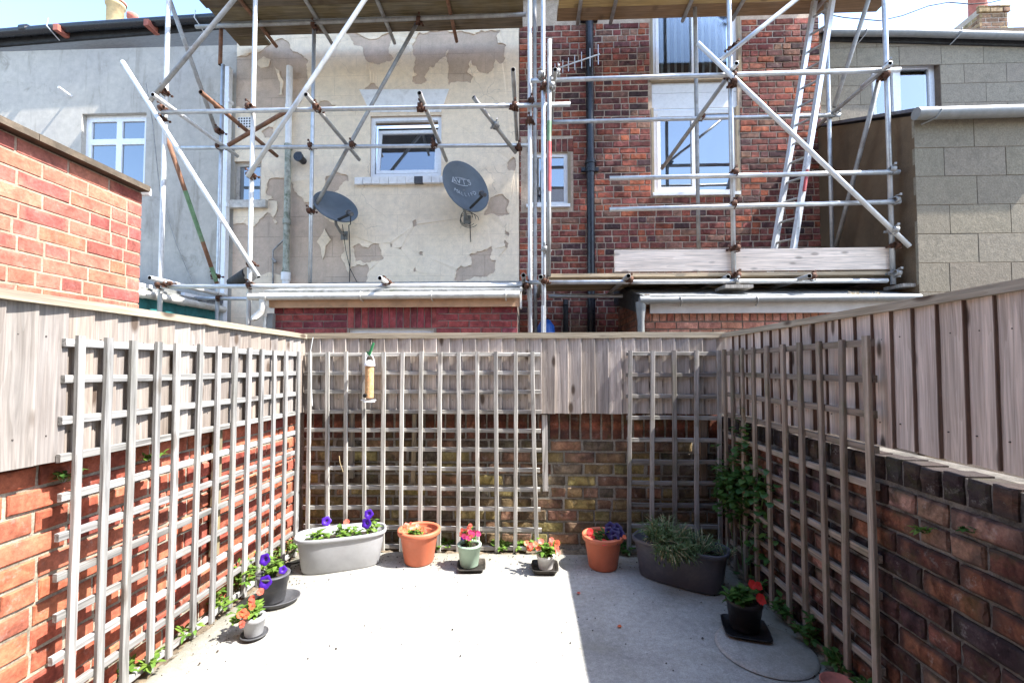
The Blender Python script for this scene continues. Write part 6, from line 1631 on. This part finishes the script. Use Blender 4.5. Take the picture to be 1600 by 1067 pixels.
# climber in the right corner: stems up the wall, round lobed leaves
cl = thing('climbing_plant', (1.35, 2.98, 0), 'dark green climbing plant behind the right trellis in the corner', 'climber')
r = random.Random(77); fo = MB(); sm_ = MB()
def blob(c, s, n):
    for _ in range(n):
        p = Vector(c) + Vector((r.gauss(0, s[0]), r.gauss(0, s[1]), r.gauss(0, s[2])))
        p.x = min(max(p.x, 1.27), 1.375); p.z = max(p.z, 0.02)
        leaf(fo, p, Vector((-r.uniform(0.3, 1), r.uniform(-1, 0.6), r.uniform(-0.5, 0.7))), r.uniform(0.03, 0.058), r.uniform(0.03, 0.052), droop=r.uniform(0, 0.3))
blob((1.35, 2.93, 0.62), (0.025, 0.11, 0.09), 230); blob((1.35, 2.9, 0.86), (0.02, 0.04, 0.07), 45); blob((1.33, 3.0, 0.5), (0.045, 0.10, 0.08), 220); blob((1.35, 2.68, 0.62), (0.02, 0.09, 0.07), 70); blob((1.30, 3.05, 0.55), (0.045, 0.06, 0.06), 70); blob((1.35, 2.75, 0.35), (0.02, 0.1, 0.15), 50)
for a, b_ in (((1.36, 2.95, 0.0), (1.355, 2.9, 0.9)), ((1.36, 2.95, 0.0), (1.355, 2.65, 0.7)), ((1.36, 3.0, 0.0), (1.34, 3.1, 0.6)), ((1.36, 2.85, 0.0), (1.355, 2.75, 0.5))):
    a, b_ = Vector(a), Vector(b_); sm_.tube([a, a.lerp(b_, 0.4) + Vector((-0.01, 0.04, 0)), a.lerp(b_, 0.7) + Vector((0, -0.03, 0)), b_], 0.004, 5)
sm_.build('stems', M['stem'], cl); fo.build('foliage', M['leaf_dark'], cl)
for k, (y, h, ns, lab) in enumerate(((2.72, 0.12, 12, 'low weed at the foot of the right trellis behind the dark trough'), (2.46, 0.16, 14, 'large leaved weed at the foot of the right trellis by the black pot'), (2.24, 0.20, 16, 'weed with pale leaves growing through the right trellis'), (2.04, 0.16, 14, 'tufted weed near the front of the right trellis'), (1.86, 0.14, 14, 'dark weed at the foot of the right trellis by the red saucer'))):
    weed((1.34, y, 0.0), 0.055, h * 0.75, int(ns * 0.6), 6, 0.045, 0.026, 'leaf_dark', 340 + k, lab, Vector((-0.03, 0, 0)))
weed(atx(1443, 832, 1.38), 0.03, 0.02, 4, 4, 0.045, 0.018, 'leaf', 351, 'two bright leaves sprouting from a joint in the dark wall', Vector((-0.03, 0, 0)))
weed(atx(1518, 832, 1.38), 0.02, 0.02, 4, 4, 0.025, 0.016, 'leaf_dark', 352, 'small sprig growing from a joint in the dark wall at far right', Vector((-0.03, 0, 0)))
weed(atx(1258, 790, 1.38), 0.03, 0.03, 6, 6, 0.03, 0.014, 'leaf_dark', 353, 'fern like sprig growing on the dark wall behind the right trellis', Vector((-0.02, 0, 0)))
# loose grit, petals and leaf litter on the concrete
r = random.Random(12); gr_ = MB()
for k in range(900):
    if r.random() < 0.5: x = r.choice((r.gauss(-1.52, 0.12), r.gauss(1.2, 0.1))); y = r.uniform(1.6, 3.2)
    elif r.random() < 0.6: x = r.uniform(-1.6, 1.3); y = r.gauss(3.12, 0.1)
    else: x = r.uniform(-1.5, 1.25); y = r.uniform(1.5, 3.1)
    if not (-1.64 < x < 1.32 and 1.2 < y < 3.24): continue
    s = r.choice((1, 1, 1, 1.8)) * r.uniform(0.0012, 0.0045); vs = [(x + s * r.uniform(.6, 1.3) * math.cos(a), y + s * r.uniform(.6, 1.3) * math.sin(a), 0.0045) for a in (0, 1.57, 3.14, 4.71)]
    gr_.add(vs + [(x, y, 0.0065 + s * 0.7)], [(0, 1, 4), (1, 2, 4), (2, 3, 4), (3, 0, 4)], 0)
gr_.build('grit', M['soil'], None, 'scattered grit and crumbs of soil on the concrete', 'grit', kind='stuff')
for px, py, m, lab in ((904, 926, 'petal_coral', 'single fallen coral petal on the shaded concrete'), (968, 978, 'petal_orange', 'fallen yellow orange petal on the shaded concrete')):
    p = atz(px, py, 0.008); c = MB(); c.add([(p.x - .012, p.y, .009), (p.x - .003, p.y - .012, .010), (p.x + .013, p.y - .004, .009), (p.x + .006, p.y + .012, .011), (p.x - .006, p.y + .01, .009)], [(0, 1, 2, 3, 4)]); c.build('fallen_petal', M[m], None, lab, 'petal')

# blue container in the passage
bp = at(853, 500, 5.25)
bc = thing('plastic_barrel', (bp.x, 5.25, 0), 'blue plastic barrel just visible in the dark passage between the outbuildings', 'barrel')
c = MB(); c.lathe([(0.001, 0.0), (0.11, 0.0), (0.125, 0.03), (0.13, bp.z * 0.4), (0.135, bp.z * 0.42), (0.13, bp.z * 0.44), (0.13, bp.z * 0.8), (0.1, bp.z * 0.96), (0.05, bp.z), (0.001, bp.z)], (bp.x, 5.25, 0), 24); c.build('body', M['blue'], bc)
c = MB(); c.lathe([(0.036, bp.z - 0.01), (0.036, bp.z + 0.02), (0.001, bp.z + 0.02)], (bp.x, 5.25, 0), 14); c.build('cap', M['black'], bc)

# ------------------------------------------------------------------ groups of like things
GROUPS = {'garden_wall': 'brick walls round the yard', 'board_fence': 'featheredge fences on top of the yard walls', 'trellis_panel': 'square trellis panels fixed round the yard', 'scaffold': 'steel tube scaffolds against the terrace', 'flower_pot': 'small round flower pots on the concrete', 'trough_planter': 'long oval trough planters on the concrete',
          'saucer': 'saucers and trays on the concrete', 'flowering_plant': 'flowering plants in the pots and troughs', 'weed': 'weeds growing along the yard walls', 'brick_outbuilding': 'brick outbuildings beyond the end fence', 'fallen_petal': 'fallen petals on the concrete'}
for o in list(COL.objects):
    if o.parent is None and o.get('category') and not o.get('group'):
        st_ = o.name.split('.')[0]
        if st_ in GROUPS: o['group'] = GROUPS[st_]
